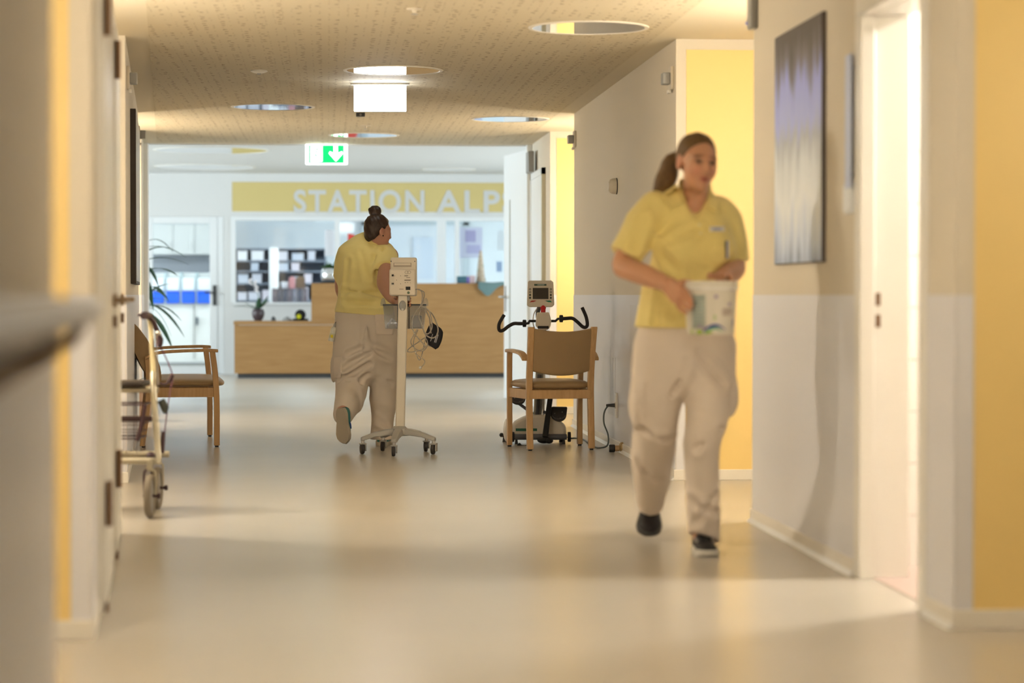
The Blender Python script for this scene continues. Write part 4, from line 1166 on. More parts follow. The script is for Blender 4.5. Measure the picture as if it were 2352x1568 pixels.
B().cyl((U(.71), PB - .004, V(.91)), (U(.71), PB + .002, V(.91)), .009, n=16).build('ground_stud', mat('stud_green', (.12, .16, .10), .4, .5), mh)
# hoses: coil hanging from the basket hook, sensor lead
CBL = mat('cable_beige_grey', (.40, .36, .30), .5)
def cable(pts, r=.0045, nm='hose', d0=15.98):
    P3 = [tl(a, b_, d0 + dd) for a, b_, dd in pts]
    return B().tube(smooth_path(P3, 8), r, 8).build(nm, CBL, o)
cable([(952, 664, -.02), (962, 665, -.03), (974, 672, -.02), (972, 690, 0), (968, 705, 0)], .004)
cable([(955, 664, -.02), (966, 666, -.02), (970, 680, -.01), (966, 702, -.01), (952, 720, -.02), (946, 745, -.02), (952, 765, -.03), (968, 785, -.02), (978, 795, -.02)], .004)
cable([(972, 706, 0), (990, 718, .02), (1000, 735, .03), (1006, 755, .03), (1003, 770, .02), (992, 776, .02), (978, 768, .01), (968, 745, .0), (962, 722, 0), (970, 706, 0), (984, 712, -.01), (990, 730, -.02), (992, 752, -.02), (984, 766, -.02), (974, 764, -.02)], .0045)
cable([(976, 710, 0), (986, 730, .0), (988, 750, .0), (990, 765, .02)], .0045)
cable([(958, 756, -.01), (950, 770, -.02), (944, 782, -.02), (948, 795, -.01), (966, 806, 0), (978, 800, 0), (982, 788, .01), (976, 776, .01), (960, 786, .0), (946, 795, -.01), (938, 802, -.02), (936, 807, -.02), (948, 808, -.02), (966, 803, -.01), (978, 795, 0)], .0035)
cable([(960, 758, 0), (952, 775, -.02), (950, 792, -.02), (956, 812, -.01), (962, 826, 0), (967, 822, 0), (971, 806, .01), (976, 784, .01), (978, 768, 0)], .0032)
ld_ = cable([(954, 812, -.02), (966, 820, -.02), (975, 828, -.02), (974, 836, -.02), (968, 842, -.02)], .0025, 'sensor_lead')
e = tl(965.5, 844, 15.96)
B().ball(e, (.010, .008, .011), 12).build('finger_clip', mat('clip_pale', (.62, .60, .56), .25), o)
tag(o, 'cream monitor on a wheeled stand with basket and coiled hoses', 'monitor stand')
# blood-pressure cuff hanging on the hose
q0, q1 = pd(1004, 748, 16.075), pd(990, 795, 16.075)
axv = (q1 - q0).normalized(); sdv = (RT - axv * RT.dot(axv)).normalized(); nv_ = axv.cross(sdv)
cu = empty('pressure_cuff', (q0 + q1) / 2)
Rm = Matrix((sdv, nv_, axv)).transposed()
Ln = (q1 - q0).length / 2
b = B()
def cuffp(u, v):
    a = 2 * math.pi * u; w_ = .046 + .012 * math.sin(math.pi * v)
    return Rm @ Vector((w_ * math.copysign(abs(math.cos(a)) ** .7, math.cos(a)) * (1 if .05 < v < .95 else .75), .022 * math.sin(a), -Ln + 2 * Ln * v + .012 * math.cos(a)))
b.grid(cuffp, 28, 9, True)
n0 = len(b.v); b.f.append(tuple(range(27, -1, -1))); b.f.append(tuple(n0 - 28 + k for k in range(28)))
b.build('sleeve', mat('cuff_black', (.012, .012, .016), .7), cu)
fr_ = nv_ if nv_.dot(FW) < 0 else -nv_
for a, b_, w_ in ((.015, .05, .003), (.024, .03, .0025), (-.012, .02, .0025)):
    c0 = Rm @ Vector((a, 0, -Ln * b_ * 8)) + fr_ * .0225; c1 = Rm @ Vector((a, 0, Ln * .55)) + fr_ * .0225
    B().tube([c0, c1], w_, 6).build('print_line', mat('cuff_print%d' % int(a * 1000), (.55, .55, .58), .5), cu)
B().tube([Rm @ Vector((-.02, 0, Ln * .98)), Rm @ Vector((.02, 0, Ln * .98))], .005, 8).build('tag_edge', mat('cuff_tag', (.5, .5, .5), .5), cu)
tag(cu, 'black blood-pressure cuff hanging from the coiled hose', 'cuff')

# ---- therapy trainer behind the armchair
D0 = 17.05; tb_ = cf((1240 - 1176) / F * D0, D0)
o = empty('exercise_trainer', tb_, -YAW)
def T_(px, py, dd=0.0):
    q = pd(px, py, D0 + dd) - tb_
    return Vector((q.dot(RT), q.dot(FW), q.z))
SHELL = mat('trainer_shell', (.66, .60, .50), .4)
STEELB = mat('trainer_bar_grey', (.10, .105, .12), .4)
BLK = M['dark']
z0 = .05
bar = B().cyl(T_(1181, 1003, -.05), T_(1302, 1003, -.05), .021, n=20); bar.build('cross_bar', STEELB, o)
for px in (1177.5, 1307.5):
    a = T_(px - 3, 1003, -.05); c = T_(px + 3, 1003, -.05)
    B().lathe([(.03, -.012), (.036, -.008), (.036, .008), (.03, .012)], c=((a + c) / 2), n=24, M=Matrix.Rotation(math.pi / 2, 4, 'Y')).build('transport_wheel', BLK, o)
for px in (1186, 1295):
    q = T_(px, 1012, -.05); B().cyl((q.x, q.y, .0), (q.x, q.y, .04), .012, .008, n=12).build('levelling_foot', BLK, o)
# main housing with hump
def hump(u, v):
    xx = -.195 + .38 * u
    top = .06 + .145 * (math.sin(math.pi * min(1, max(0, .12 + .80 * u))) ** .6)
    return xx, top
prof = []
for k in range(25):
    xx, tp_ = hump(k / 24, 0); prof.append((xx, tp_))
poly = [(-.195, .03)] + prof + [(.185, .03)]
B().prism(poly, -.20, .02, Matrix(((1, 0, 0, 0), (0, 0, 1, .17), (0, 1, 0, 0), (0, 0, 0, 1)))).build('motor_housing', SHELL, o, bev=.02, seg=3)
B().bx(-.17, -.02, -.034, -.03, T_(1200, 989).z, T_(1200, 983).z).build('green_stripe', mat('stripe_green', (.0, .10, .055), .4), o, smooth=False)
q = T_(1165, 990, .1); B().ball((q.x + .0, q.y, .09), (.03, .10, .085), 16).build('side_cover', M['plastic_w'], o)
q = T_(1155, 1000, .1); b = B().cyl((q.x - .01, q.y, .055), (q.x + .03, q.y, .045), .012); b.ball((q.x - .01, q.y, .056), .016, 10); b.build('lock_knob', BLK, o)
for px in (1160, 1290):
    q = T_(px, 1008, .2); B().cyl((q.x, q.y, 0), (q.x, q.y, .035), .02, .015, n=14).build('rear_foot', BLK, o)
# column with grey cover
b = B().tube(smooth_path([T_(1232, 985, .06), T_(1236, 930, .07), T_(1240, 850, .08), T_(1243, 780, .09), T_(1246, 750, .08)], 4), .034, 14, flat=.8); b.build('column', mat('column_grey', (.34, .34, .31), .4), o)
B().tube(smooth_path([T_(1232, 985, .02), T_(1236, 930, .03), T_(1239, 860, .04)], 4), .016, 12).build('column_groove', M['grey_dark'], o)
B().prism([(-.035, -.03), (.03, -.03), (.025, .03), (-.03, .03)], 0, .075, Matrix.Translation(T_(1234, 998, .05))).build('column_socket', mat('socket_blue_grey', (.09, .10, .125), .4), o, bev=.006)
for s in (-1, 1):
    B().tube(smooth_path([T_(1238 + s * 11, 975, .05), T_(1239 + s * 9, 900, .06), T_(1242 + s * 8, 850, .07)], 4), .008, 8).build('column_edge', M['plastic_w'], o)
# black calf guide strut and its shoe
B().tube([T_(1265, 905, -.02), T_(1252, 1004, -.10)], [.027, .030], 4, flat=.8).build('leg_strut', BLK, o, bev=.004)
b = B().ball(T_(1250, 1011, -.12), (.05, .05, .022), 16); b.ball(T_(1261, 1012, -.14), (.03, .05, .02), 14); b.build('strut_shoe', BLK, o)
# pedal shells: dark scoops
def scoop(c, w, h, tiltz, nm='pedal_shell'):
    b = B()
    def f(u, v):
        a = math.pi * (u)
        x = -w * math.cos(a) * (1 if v < 1 else 1); z = -h * math.sin(a) * .5
        y = -.055 + .11 * v
        return Vector((x, y, z + .25 * h * (1 if False else 0)))
    pts2 = [(-w, .5 * h), (w, .62 * h)] + [(w * math.cos(a), -.5 * h * math.sin(a)) for a in np.linspace(0, math.pi, 16)]
    b.prism(pts2, -.03, .03, Matrix.Translation(c) @ Matrix.Rotation(tiltz, 4, 'Y') @ Matrix.Rotation(math.pi / 2, 4, 'X'))
    s_ = b.build(nm, mat('scoop_grey', (.055, .052, .052), .7, bump=(60, .2)), o, bev=.008)
    for dx_2, dz_2 in ((-.5, .1), (.45, .2), (.2, -.25)):
        B().ball(c + Vector((dx_2 * w, -.031, dz_2 * h)), .004, 8).build('rivet', M['steel'], s_)
    arc = [c + Vector((.85 * w * math.cos(a), -.032, -.28 * h * math.sin(a))) for a in np.linspace(.1, math.pi - .1, 14)]
    B().tube(arc, .004, 6).build('ridge', mat('ridge_grey', (.12, .115, .11), .6), s_)
scoop(T_(1190, 916, .05), .052, .082, 0)
scoop(T_(1283, 952, .0), .055, .10, math.radians(7))
for (a, b_, dd) in (((1190, 925), (1224, 950), .06), ((1283, 960), (1248, 945), .03)):
    B().tube([T_(*a, dd), T_(*b_, dd + .02)], .011, 8).build('pedal_crank', STEELB, o)
b = B().tube(smooth_path([T_(1190, 1018, -.2), T_(1196, 1025, -.2), T_(1208, 1026, -.2), T_(1222, 1022, -.2)], 5), [.008] + [.014] * 14 + [.010], 10); b.build('foot_bow', BLK, o)
# arm-crank head
hv = T_(1247, 735, -.02)
def hd(px, py, dd=-.02): return T_(px, py, dd)
poly = [(1233, 717), (1261, 717), (1266, 737), (1264, 749), (1258, 757), (1238, 757), (1230, 748), (1231, 735)]
pl_ = [(hd(a, b_).x, hd(a, b_).z) for a, b_ in poly]
B().prism(pl_, -.07, .07, Matrix(((1, 0, 0, 0), (0, 0, 1, hv.y), (0, 1, 0, 0), (0, 0, 0, 1)))).build('crank_head', SHELL, o, bev=.008, seg=3)
B().bx(hd(1234, 0).x * 0 + hd(1235, 750).x, hd(1260, 750).x, hv.y - .075, hv.y - .06, hd(1247, 754).z, hd(1247, 748).z).build('vent_slot', BLK, o)
q = hd(1247.5, 706, -.04)
b = B().ball(q, (.021, .021, .023), 18); b.cyl(q + Vector((0, 0, -.012)), q + Vector((0, 0, -.04)), .017); b.build('red_knob', mat('knob_red', (.55, .012, .015), .35), o)
for (x0_, y0_, x1_, y1_) in ((1226, 741, 1212, 741), (1211, 741, 1207, 744)):
    pass
def handle(pts, hub, stub, nm):
    b = B().tube(smooth_path([T_(x, y, dd) for x, y, dd in pts], 6), .0125, 12); g_ = b.build('handle', mat('grip_foam', (.022, .018, .018), .75), o)
    (hx, hy, hd_) = hub; c = T_(hx, hy, hd_)
    B().lathe([(.018, -.014), (.026, -.010), (.026, .010), (.018, .014)], c=c, n=12, M=Matrix.Rotation(math.pi / 2, 4, 'Y')).build('grip_collar', BLK, g_)
    B().tube([T_(*s_) for s_ in stub], .009, 8).build('crank_arm', BLK, g_)
handle([(1206, 743, -.08), (1192, 743, -.09), (1180, 743, -.09), (1168, 749, -.10), (1156, 758, -.11), (1148, 759, -.11), (1145.5, 751, -.11), (1148, 740, -.10), (1158, 723, -.09)], (1204.5, 742.5, -.08), [(1230, 737, -.02), (1216, 737, -.04), (1214, 742, -.06), (1207, 743, -.08)], 'handle')
handle([(1290, 732, -.02), (1302, 731, -.02), (1315, 731, -.03), (1326, 739, -.04), (1338, 750, -.05), (1346, 751, -.06), (1349, 744, -.06), (1346, 727, -.05), (1337, 706, -.04)], (1289, 731.5, -.02), [(1266, 737, -.02), (1276, 737, -.02), (1281, 732, -.02), (1289, 731.5, -.02)], 'handle')
# console
cz = T_(1241, 674, -.03)
poly = [(1212, 647), (1216, 644), (1266, 644), (1271, 648), (1273, 700), (1268, 705), (1216, 705), (1210, 701)]
pl_ = [(T_(a, b_, -.03).x, T_(a, b_, -.03).z) for a, b_ in poly]
con = B().prism(pl_, -.025, .03, Matrix(((1, 0, 0, 0), (0, 0, 1, cz.y), (0, 1, 0, 0), (0, 0, 0, 1)))).build('console', SHELL, o, bev=.006, seg=3)
def cp(x0_, x1_, y0_, y1_, m, nm, t=.003):
    a, c = T_(x0_, y1_, -.03), T_(x1_, y0_, -.03)
    return B().bx(a.x, c.x, cz.y - .026 - t, cz.y - .024, a.z, c.z).build(nm, m, con, bev=.0008, smooth=False)
cp(1223.5, 1259.5, 661, 686.5, mat('lcd_dark', (.045, .038, .030), .25), 'display')
cp(1227, 1255, 652, 656, mat('name_plate', (.02, .06, .045), .4), 'name_plate')
cp(1234, 1250, 653, 655, mat('name_print', (.35, .45, .40), .4), 'plate_print', .0036)
for k in range(4):
    for px in (1217.5, 1265):
        q = T_(px, 664 + 6.6 * k, -.03)
        b = B().lathe([(.007, 0), (.007, .004), (.004, .005)], n=14, M=Matrix.Rotation(math.pi / 2, 4, 'X'))
        bt = b.build('button', mat('button_dark_%d_%d' % (k, int(px)), (.015, .03, .022), .5), con); bt.location = (q.x, cz.y - .024, q.z)
        if k < 2:
            B().lathe([(.0035, .0052), (.0035, .0056)], n=10, M=Matrix.Rotation(math.pi / 2, 4, 'X')).build('button_face', SHELL, bt)
def tri(pts, m, nm):
    P2 = [(T_(a, b_, -.03).x, T_(a, b_, -.03).z) for a, b_ in pts]
    B().prism(P2, -.0285, -.024, Matrix(((1, 0, 0, 0), (0, 0, 1, cz.y), (0, 1, 0, 0), (0, 0, 0, 1)))).build(nm, m, con, smooth=False)
tri([(1216, 694), (1221, 690), (1233, 690), (1226, 693)], mat('mark_red', (.45, .03, .02), .4), 'stop_mark')
tri([(1251, 690), (1264, 690), (1268, 694), (1259, 693.5)], mat('mark_green', (.0, .22, .11), .4), 'start_mark')
b = B().tube(smooth_path([T_(1241, 704, 0), T_(1236, 713, .02), T_(1236, 730, .05), T_(1243, 750, .08)], 4), .016, 10); b.build('console_neck', STEELB, o)
B().tube(smooth_path([T_(1233, 708, 0), T_(1226, 722, .02), T_(1224, 740, .04), T_(1228, 755, .05)], 5), .004, 6).build('neck_cable', M['plastic_w'], o)
tag(o, 'exercise trainer with screen, red knob and black handles', 'exercise machine')

# ---- walker (rollator) parked at the left alcove
D1 = 11.37; wb = cf((343 - 1176) / F * D1, D1)
o = empty('rollator', wb, -YAW)
def K(px, py, dd=0.0):
    q = pd(px, py, D1 + dd) - wb
    return Vector((q.dot(RT), q.dot(FW), q.z))
FRM = mat('rollator_champagne', (.46, .43, .34), .32, .55)
PUR = mat('rollator_dark_wire', (.05, .022, .030), .45)
TYR = mat('rollator_tyre', (.20, .17, .13), .65)
WID = .54                                              # the other side frame stands in the alcove
def side(sx, yoff=0.0):
    # wheels: front and rear
    for y, nm in ((0.0, 'front'), (.48, 'rear')):
        x = sx - (.035 if y else 0)
        Rx = Matrix.Rotation(math.pi / 2, 4, 'Y')
        wh = B()
        prof = [(.078, -.012), (.095, -.016), (.103, -.008), (.104, 0), (.103, .008), (.095, .016), (.078, .012), (.078, -.012)]
        wh.lathe(prof, c=(x, y, .104), n=40, M=Rx); w_ = wh.build('wheel', TYR, o)
        B().lathe([(.02, -.014), (.076, -.007), (.078, -.010), (.078, .010), (.076, .007), (.02, .014)], c=(x, y, .104), n=32, M=Rx).build('hub_disc', mat('hub_grey', (.25, .24, .22), .5), w_)
        # fork
        for s in (-1, 1):
            B().tube(smooth_path([(x + s * .026, y, .104), (x + s * .028, y + .0, .19), (x + s * .022, y, .222), (x, y, .225)], 4), .0055, 8).build('fork_blade', PUR if s < 0 else FRM, w_)
        B().cyl((x - .032, y, .104), (x + .04, y, .104), .007, n=10).build('axle', PUR, w_)
        B().cyl((x + .036, y, .104), (x + .05, y, .104), .013, n=12).build('axle_cap', PUR, w_)
        B().cyl((x, y, .222), (x, y, .27), .014, n=14).build('steering_stem', FRM, w_)
    xx = sx + .006
    fr_ = B().tube(smooth_path([(xx + .008, .0, .265), (xx - .004, .20, .268), (xx - .04, .48, .27)], 5), .016, 12); fr_.build('lower_tube', FRM, o)
    B().tube(smooth_path([(xx + .03, .02, .27), (xx + .025, .06, .29), (xx - .004, .12, .58), (xx - .012, .16, .68)], 5), .016, 12).build('upright_tube', FRM, o)
    B().tube(smooth_path([(xx - .010, .16, .64), (xx - .022, .19, .80), (xx - .030, .20, .90), (xx - .030, .17, .938)], 5), .0125, 12).build('handle_tube', mat('tube_cream_%d' % int(sx * 100), (.62, .55, .34), .3, .4), o)
    B().tube(smooth_path([(xx + .006, .19, .62), (xx - .002, .20, .80), (xx - .008, .21, .88)], 4), .005, 8).build('brake_rod', M['steel'], o)
    B().tube(smooth_path([(xx - .03, .18, .945), (xx - .03, .06, .955), (xx - .03, -.02, .952)], 5), [.017] * 11, 12).build('grip', mat('grip_dark_%d' % int(sx * 100), (.06, .035, .04), .5), o)
    b = B().tube(smooth_path([(xx - .075, .10, .955), (xx - .05, .12, .95), (xx - .015, .14, .935), (xx + .0, .16, .90), (xx + .018, .18, .84), (xx + .010, .18, .80)], 5), [.006] * 6 + [.012] * 14 + [.016] * 6, 8); b.build('brake_lever', PUR, o)
    B().ball((xx + .013, .16, .868), (.014, .014, .014), 12).build('adjuster', M['steel'], o)
    B().tube(smooth_path([(xx + .02, .18, .80), (xx + .05, .18, .74), (xx + .078, .18, .66), (xx + .07, .16, .60), (xx + .06, .12, .50), (xx + .05, .10, .40)], 6), .003, 6).build('brake_cable', mat('cable_magenta_%d' % int(sx * 100), (.12, .03, .07), .4), o)
    B().tube(smooth_path([(xx + .02, .14, .63), (xx + .05, .14, .625), (xx + .07, .14, .645), (xx + .082, .14, .67)], 5), [.006] * 8 + [.011] * 8, 8).build('fold_lever', PUR, o)
    B().tube([(xx + .03, .12, .55), (xx + .05, .12, .51), (xx + .052, .11, .49)], [.018, .020, .010], 10).build('hinge_block', mat('hinge_dark_%d' % int(sx * 100), (.035, .04, .035), .5), o)
    B().tube([(xx + .045, .10, .40), (xx + .038, .08, .30)], [.010, .013], 8).build('cable_sleeve', PUR, o)
    B().ball((xx - .008, .04, .292), (.022, .022, .018), 12).build('fold_joint', PUR, o)
side(0.0); side(-WID)
for (z, r, m, nm, y) in ((.60, .016, FRM, 'seat_bar', .14), (.46, .013, PUR, 'cross_bar', .14), (.268, .016, FRM, 'front_bar', .02), (.268, .016, FRM, 'rear_bar', .5)):
    B().cyl((.02, y, z), (-WID, y, z), r, n=14).build(nm, m, o)
B().bx(-WID + .02, -.04, .06, .30, .615, .64).build('seat_pad', mat('seat_black', (.02, .014, .012), .5), o, bev=.01)
# wire basket: single wires
bk_ = empty('basket', (0, 0, 0)); bk_.parent = o
yb0, yb1 = .06, .30
for z, x_ in ((.53, -.035), (.435, -.05), (.40, -.055), (.37, -.06)):
    B().tube([(x_, yb0, z), (x_, yb1, z), (-WID + .04, yb1, z), (-WID + .04, yb0, z)], .0038 if z in (.53, .37) else .0018, 6, closed=True).build('wire', PUR, bk_)
for k in range(9):
    x_ = -.07 - k * .05
    B().tube([(x_, yb0, .53), (x_, yb0, .30), (x_, yb1, .30), (x_, yb1, .53)], .0016, 6).build('wire', PUR, bk_)
B().tube(smooth_path([(-.03, yb0, .53), (-.05, yb0, .42), (-.07, yb0, .36)], 4), .010, 8).build('basket_strap', PUR, bk_)
tag(o, 'wheeled walker with basket parked at the left alcove', 'walker')
# ================================================================== PEOPLE
# continuous bodies: blended distance fields turned into one mesh
class Field:
    def __init__(s, lo, hi, h):
        s.h = h; s.lo = np.array(lo, dtype=np.float64); s.n = np.ceil((np.array(hi) - s.lo) / h).astype(int) + 1
        s.D = np.full(tuple(s.n), .15, np.float32)
    def win(s, lo, hi):
        a = np.clip(np.floor((np.array(lo) - s.lo) / s.h).astype(int), 0, s.n); b = np.clip(np.ceil((np.array(hi) - s.lo) / s.h).astype(int) + 1, 0, s.n)
        sl = tuple(slice(int(a[i]), int(b[i])) for i in range(3))
        ax = [(s.lo[i] + s.h * np.arange(a[i], b[i])).astype(np.float32) for i in range(3)]
        return sl, ax[0][:, None, None], ax[1][None, :, None], ax[2][None, None, :]
    def put(s, sl, d, k):
        A = s.D[sl]
        if k > 0:
            h = np.maximum(k - np.abs(A - d), 0) / k
            s.D[sl] = np.minimum(A, d) - h * h * k * .25
        else: s.D[sl] = np.minimum(A, d)
    def cut(s, sl, d, k):                       # remove the inside of d
        A = s.D[sl]; B_ = -d
        if k > 0:
            h = np.maximum(k - np.abs(A - B_), 0) / k
            s.D[sl] = np.maximum(A, B_) + h * h * k * .25
        else: s.D[sl] = np.maximum(A, B_)
    def tube(s, st, side, k=.03, sub=3, post=None, op='put'):
        """st: [(point, ru, rv)]; side: direction of ru"""
        P = [np.array(q[0], float) for q in st]; R = [np.array((q[1], q[2] if len(q) > 2 else q[1])) for q in st]
        Q, S_ = [], []
        n = len(P)
        for i in range(n - 1):
            a, b, c, d = P[max(i - 1, 0)], P[i], P[i + 1], P[min(i + 2, n - 1)]
            e, f, g, h = R[max(i - 1, 0)], R[i], R[i + 1], R[min(i + 2, n - 1)]
            for j in range(sub):
                t = j / sub
                cr = lambda a, b, c, d: .5 * (2 * b + (c - a) * t + (2 * a - 5 * b + 4 * c - d) * t * t + (3 * b - a - 3 * c + d) * t ** 3)
                Q.append(cr(a, b, c, d)); S_.append(np.maximum(cr(e, f, g, h), .003))
        Q.append(P[-1]); S_.append(R[-1])
        mr = max(float(r.max()) for r in S_) + .045
        Qa = np.array(Q); sl, X, Y, Z = s.win(Qa.min(0) - mr, Qa.max(0) + mr)
        out = None; side = np.array(side, float)
        full = np.full([len(range(*q.indices(10 ** 9))) for q in sl], .15, np.float32)
        o0 = [q.start for q in sl]
        for i in range(len(Q) - 1):
            a, b = Q[i], Q[i + 1]; ab = b - a; L2 = ab @ ab
            if L2 < 1e-12: continue
            dr = ab / math.sqrt(L2); u = side - dr * (side @ dr); u /= np.linalg.norm(u); v = np.cross(dr, u)
            m = max(S_[i].max(), S_[i + 1].max()) + .045
            sl2, x, y, z = s.win(np.minimum(a, b) - m, np.maximum(a, b) + m)
            x = x - a[0]; y = y - a[1]; z = z - a[2]
            t = np.clip((x * ab[0] + y * ab[1] + z * ab[2]) / L2, 0, 1)
            qx, qy, qz = x - t * ab[0], y - t * ab[1], z - t * ab[2]
            ru = S_[i][0] + (S_[i + 1][0] - S_[i][0]) * t; rv = S_[i][1] + (S_[i + 1][1] - S_[i][1]) * t
            du = qx * u[0] + qy * u[1] + qz * u[2]; dv = qx * v[0] + qy * v[1] + qz * v[2]; dw = qx * dr[0] + qy * dr[1] + qz * dr[2]
            kk = np.sqrt((du / ru) ** 2 + (dv / rv) ** 2 + (dw / np.minimum(ru, rv)) ** 2) + 1e-6
            ln = np.sqrt(du * du + dv * dv + dw * dw)
            d = np.where(kk < .02, -np.minimum(ru, rv), ln * (1 - 1 / kk)).astype(np.float32)
            sl3 = tuple(slice(sl2[i_].start - o0[i_], sl2[i_].stop - o0[i_]) for i_ in range(3))
            full[sl3] = np.minimum(full[sl3], d)
        if post: full = post(full, X, Y, Z)
        (s.put if op == 'put' else s.cut)(sl, full, k)
    def ball(s, c, r, axes=None, k=.03, op='put'):
        r = np.array((r, r, r) if np.isscalar(r) else r, float); c = np.array(c, float)
        m = r.max() + .05
        sl, X, Y, Z = s.win(c - m, c + m)
        x, y, z = X - c[0], Y - c[1], Z - c[2]
        if axes is None: axes = np.eye(3)
        p = [x * a[0] + y * a[1] + z * a[2] for a in axes]
        kk = np.sqrt(sum((p[i] / r[i]) ** 2 for i in range(3))) + 1e-6
        ln = np.sqrt(sum(p[i] ** 2 for i in range(3)))
        d = np.where(kk < .02, -r.min(), ln * (1 - 1 / kk)).astype(np.float32)
        (s.put if op == 'put' else s.cut)(sl, d, k)
    def halfspace(s, p, n):                     # keep the side n points away from
        n = np.array(n, float); n /= np.linalg.norm(n)
        sl, X, Y, Z = s.win(s.lo, s.lo + s.h * s.n)
        d = ((X - p[0]) * n[0] + (Y - p[1]) * n[1] + (Z - p[2]) * n[2]).astype(np.float32)
        s.D = np.maximum(s.D, d)
    def ripple(s, fn):
        sl, X, Y, Z = s.win(s.lo, s.lo + s.h * s.n)
        near = np.abs(s.D) < .05
        I = np.nonzero(near)
        x = s.lo[0] + s.h * I[0]; y = s.lo[1] + s.h * I[1]; z = s.lo[2] + s.h * I[2]
        s.D[I] += fn(x, y, z).astype(np.float32)
    def mesh(s, name, mat_, parent=None, color=None, relax=1, extra=None):
        D = s.D; neg = D < 0; n = D.shape
        cs = [neg[i:n[0] - 1 + i, j:n[1] - 1 + j, k:n[2] - 1 + k] for i in (0, 1) for j in (0, 1) for k in (0, 1)]
        cnt = sum(c.astype(np.int8) for c in cs)
        act = (cnt > 0) & (cnt < 8)
        I = np.stack(np.nonzero(act), 1); idx = np.full(act.shape, -1, np.int64); idx[tuple(I.T)] = np.arange(len(I))
        acc = np.zeros((len(I), 3)); num = np.zeros(len(I))
        corners = [(i, j, k) for i in (0, 1) for j in (0, 1) for k in (0, 1)]
        val = {c: D[I[:, 0] + c[0], I[:, 1] + c[1], I[:, 2] + c[2]].astype(np.float64) for c in corners}
        for c in corners:
            for a in range(3):
                if c[a] == 0:
                    c2 = list(c); c2[a] = 1; c2 = tuple(c2)
                    va, vb = val[c], val[c2]; m = (va < 0) != (vb < 0)
                    t = np.where(m, va / np.where(m, va - vb, 1), 0)
                    pt = np.tile(np.array(c, float), (len(I), 1)); pt[:, a] += t
                    acc[m] += pt[m]; num[m] += 1
        V = s.lo + s.h * (I + acc / num[:, None])
        Fs = []
        for a in range(3):
            b, c = (a + 1) % 3, (a + 2) % 3
            A0 = [slice(0, n[q]) for q in range(3)]; A0[a] = slice(0, n[a] - 1); A1 = list(A0); A1[a] = slice(1, n[a])
            for q in (b, c):
                A0[q] = slice(1, n[q] - 1); A1[q] = slice(1, n[q] - 1)
            s0, s1 = neg[tuple(A0)], neg[tuple(A1)]
            E = np.stack(np.nonzero(s0 != s1), 1); 
            if not len(E): continue
            flip = s0[tuple(E.T)]
            E[:, b] += 1; E[:, c] += 1
            def cell(db, dc):
                q = E.copy(); q[:, b] += db; q[:, c] += dc
                return idx[tuple(q.T)]
            quad = np.stack([cell(-1, -1), cell(0, -1), cell(0, 0), cell(-1, 0)], 1)
            quad[~flip] = quad[~flip][:, ::-1]
            Fs.append(quad)
        Fc = np.concatenate(Fs); Fc = Fc[(Fc >= 0).all(1)]
        for _ in range(relax):
            S2 = np.zeros_like(V); N2 = np.zeros(len(V))
            for i in range(4):
                p, q = Fc[:, i], Fc[:, (i + 1) % 4]
                for c in range(3):
                    S2[:, c] += np.bincount(p, V[q, c], len(V)) + np.bincount(q, V[p, c], len(V))
                N2 += np.bincount(p, minlength=len(V)) + np.bincount(q, minlength=len(V))
            V = .5 * V + .5 * S2 / np.maximum(N2, 1)[:, None]
        tri = None
        if extra is not None and extra.v:         # fingers rooted in the palm
            q4 = np.array([f if len(f) == 4 else (f[0], f[1], f[2], f[2]) for f in extra.f]) + len(V)
            V = np.concatenate([V, np.array(extra.v)]); Fc = np.concatenate([Fc, q4])
        me = bpy.data.meshes.new(name)
        me.vertices.add(len(V)); me.vertices.foreach_set('co', V.astype(np.float32).ravel())
        me.loops.add(len(Fc) * 4); me.loops.foreach_set('vertex_index', Fc.astype(np.int32).ravel())
        me.polygons.add(len(Fc)); me.polygons.foreach_set('loop_start', np.arange(0, len(Fc) * 4, 4, dtype=np.int32))
        me.update(calc_edges=True); me.validate()
        me.shade_smooth()
        if color is not None:
            at = me.color_attributes.new('tone', 'FLOAT_COLOR', 'POINT')
            at.data.foreach_set('color', np.concatenate([color(V), np.ones((len(V), 1))], 1).astype(np.float32).ravel())
        me.materials.append(mat_)
        o = bpy.data.objects.new(name, me); COL.objects.link(o)
        if parent is not None:
            o.parent = parent; o.matrix_parent_inverse = Matrix.Translation(-parent.location)
        return o
def hang(o, parent):                            # a child built in world coordinates
    o.parent = parent; o.matrix_parent_inverse = Matrix.Translation(-parent.location); return o

def skin_mat(name, col):
    m = mat(name, col, .5, sss=.12)
    N = m.node_tree.nodes; L = m.node_tree.links
    a = N.new('ShaderNodeAttribute'); a.attribute_name = 'tone'
    L.new(a.outputs['Color'], N['Principled BSDF'].inputs['Base Color'])
    return m
def A(v): return np.array(v, float)

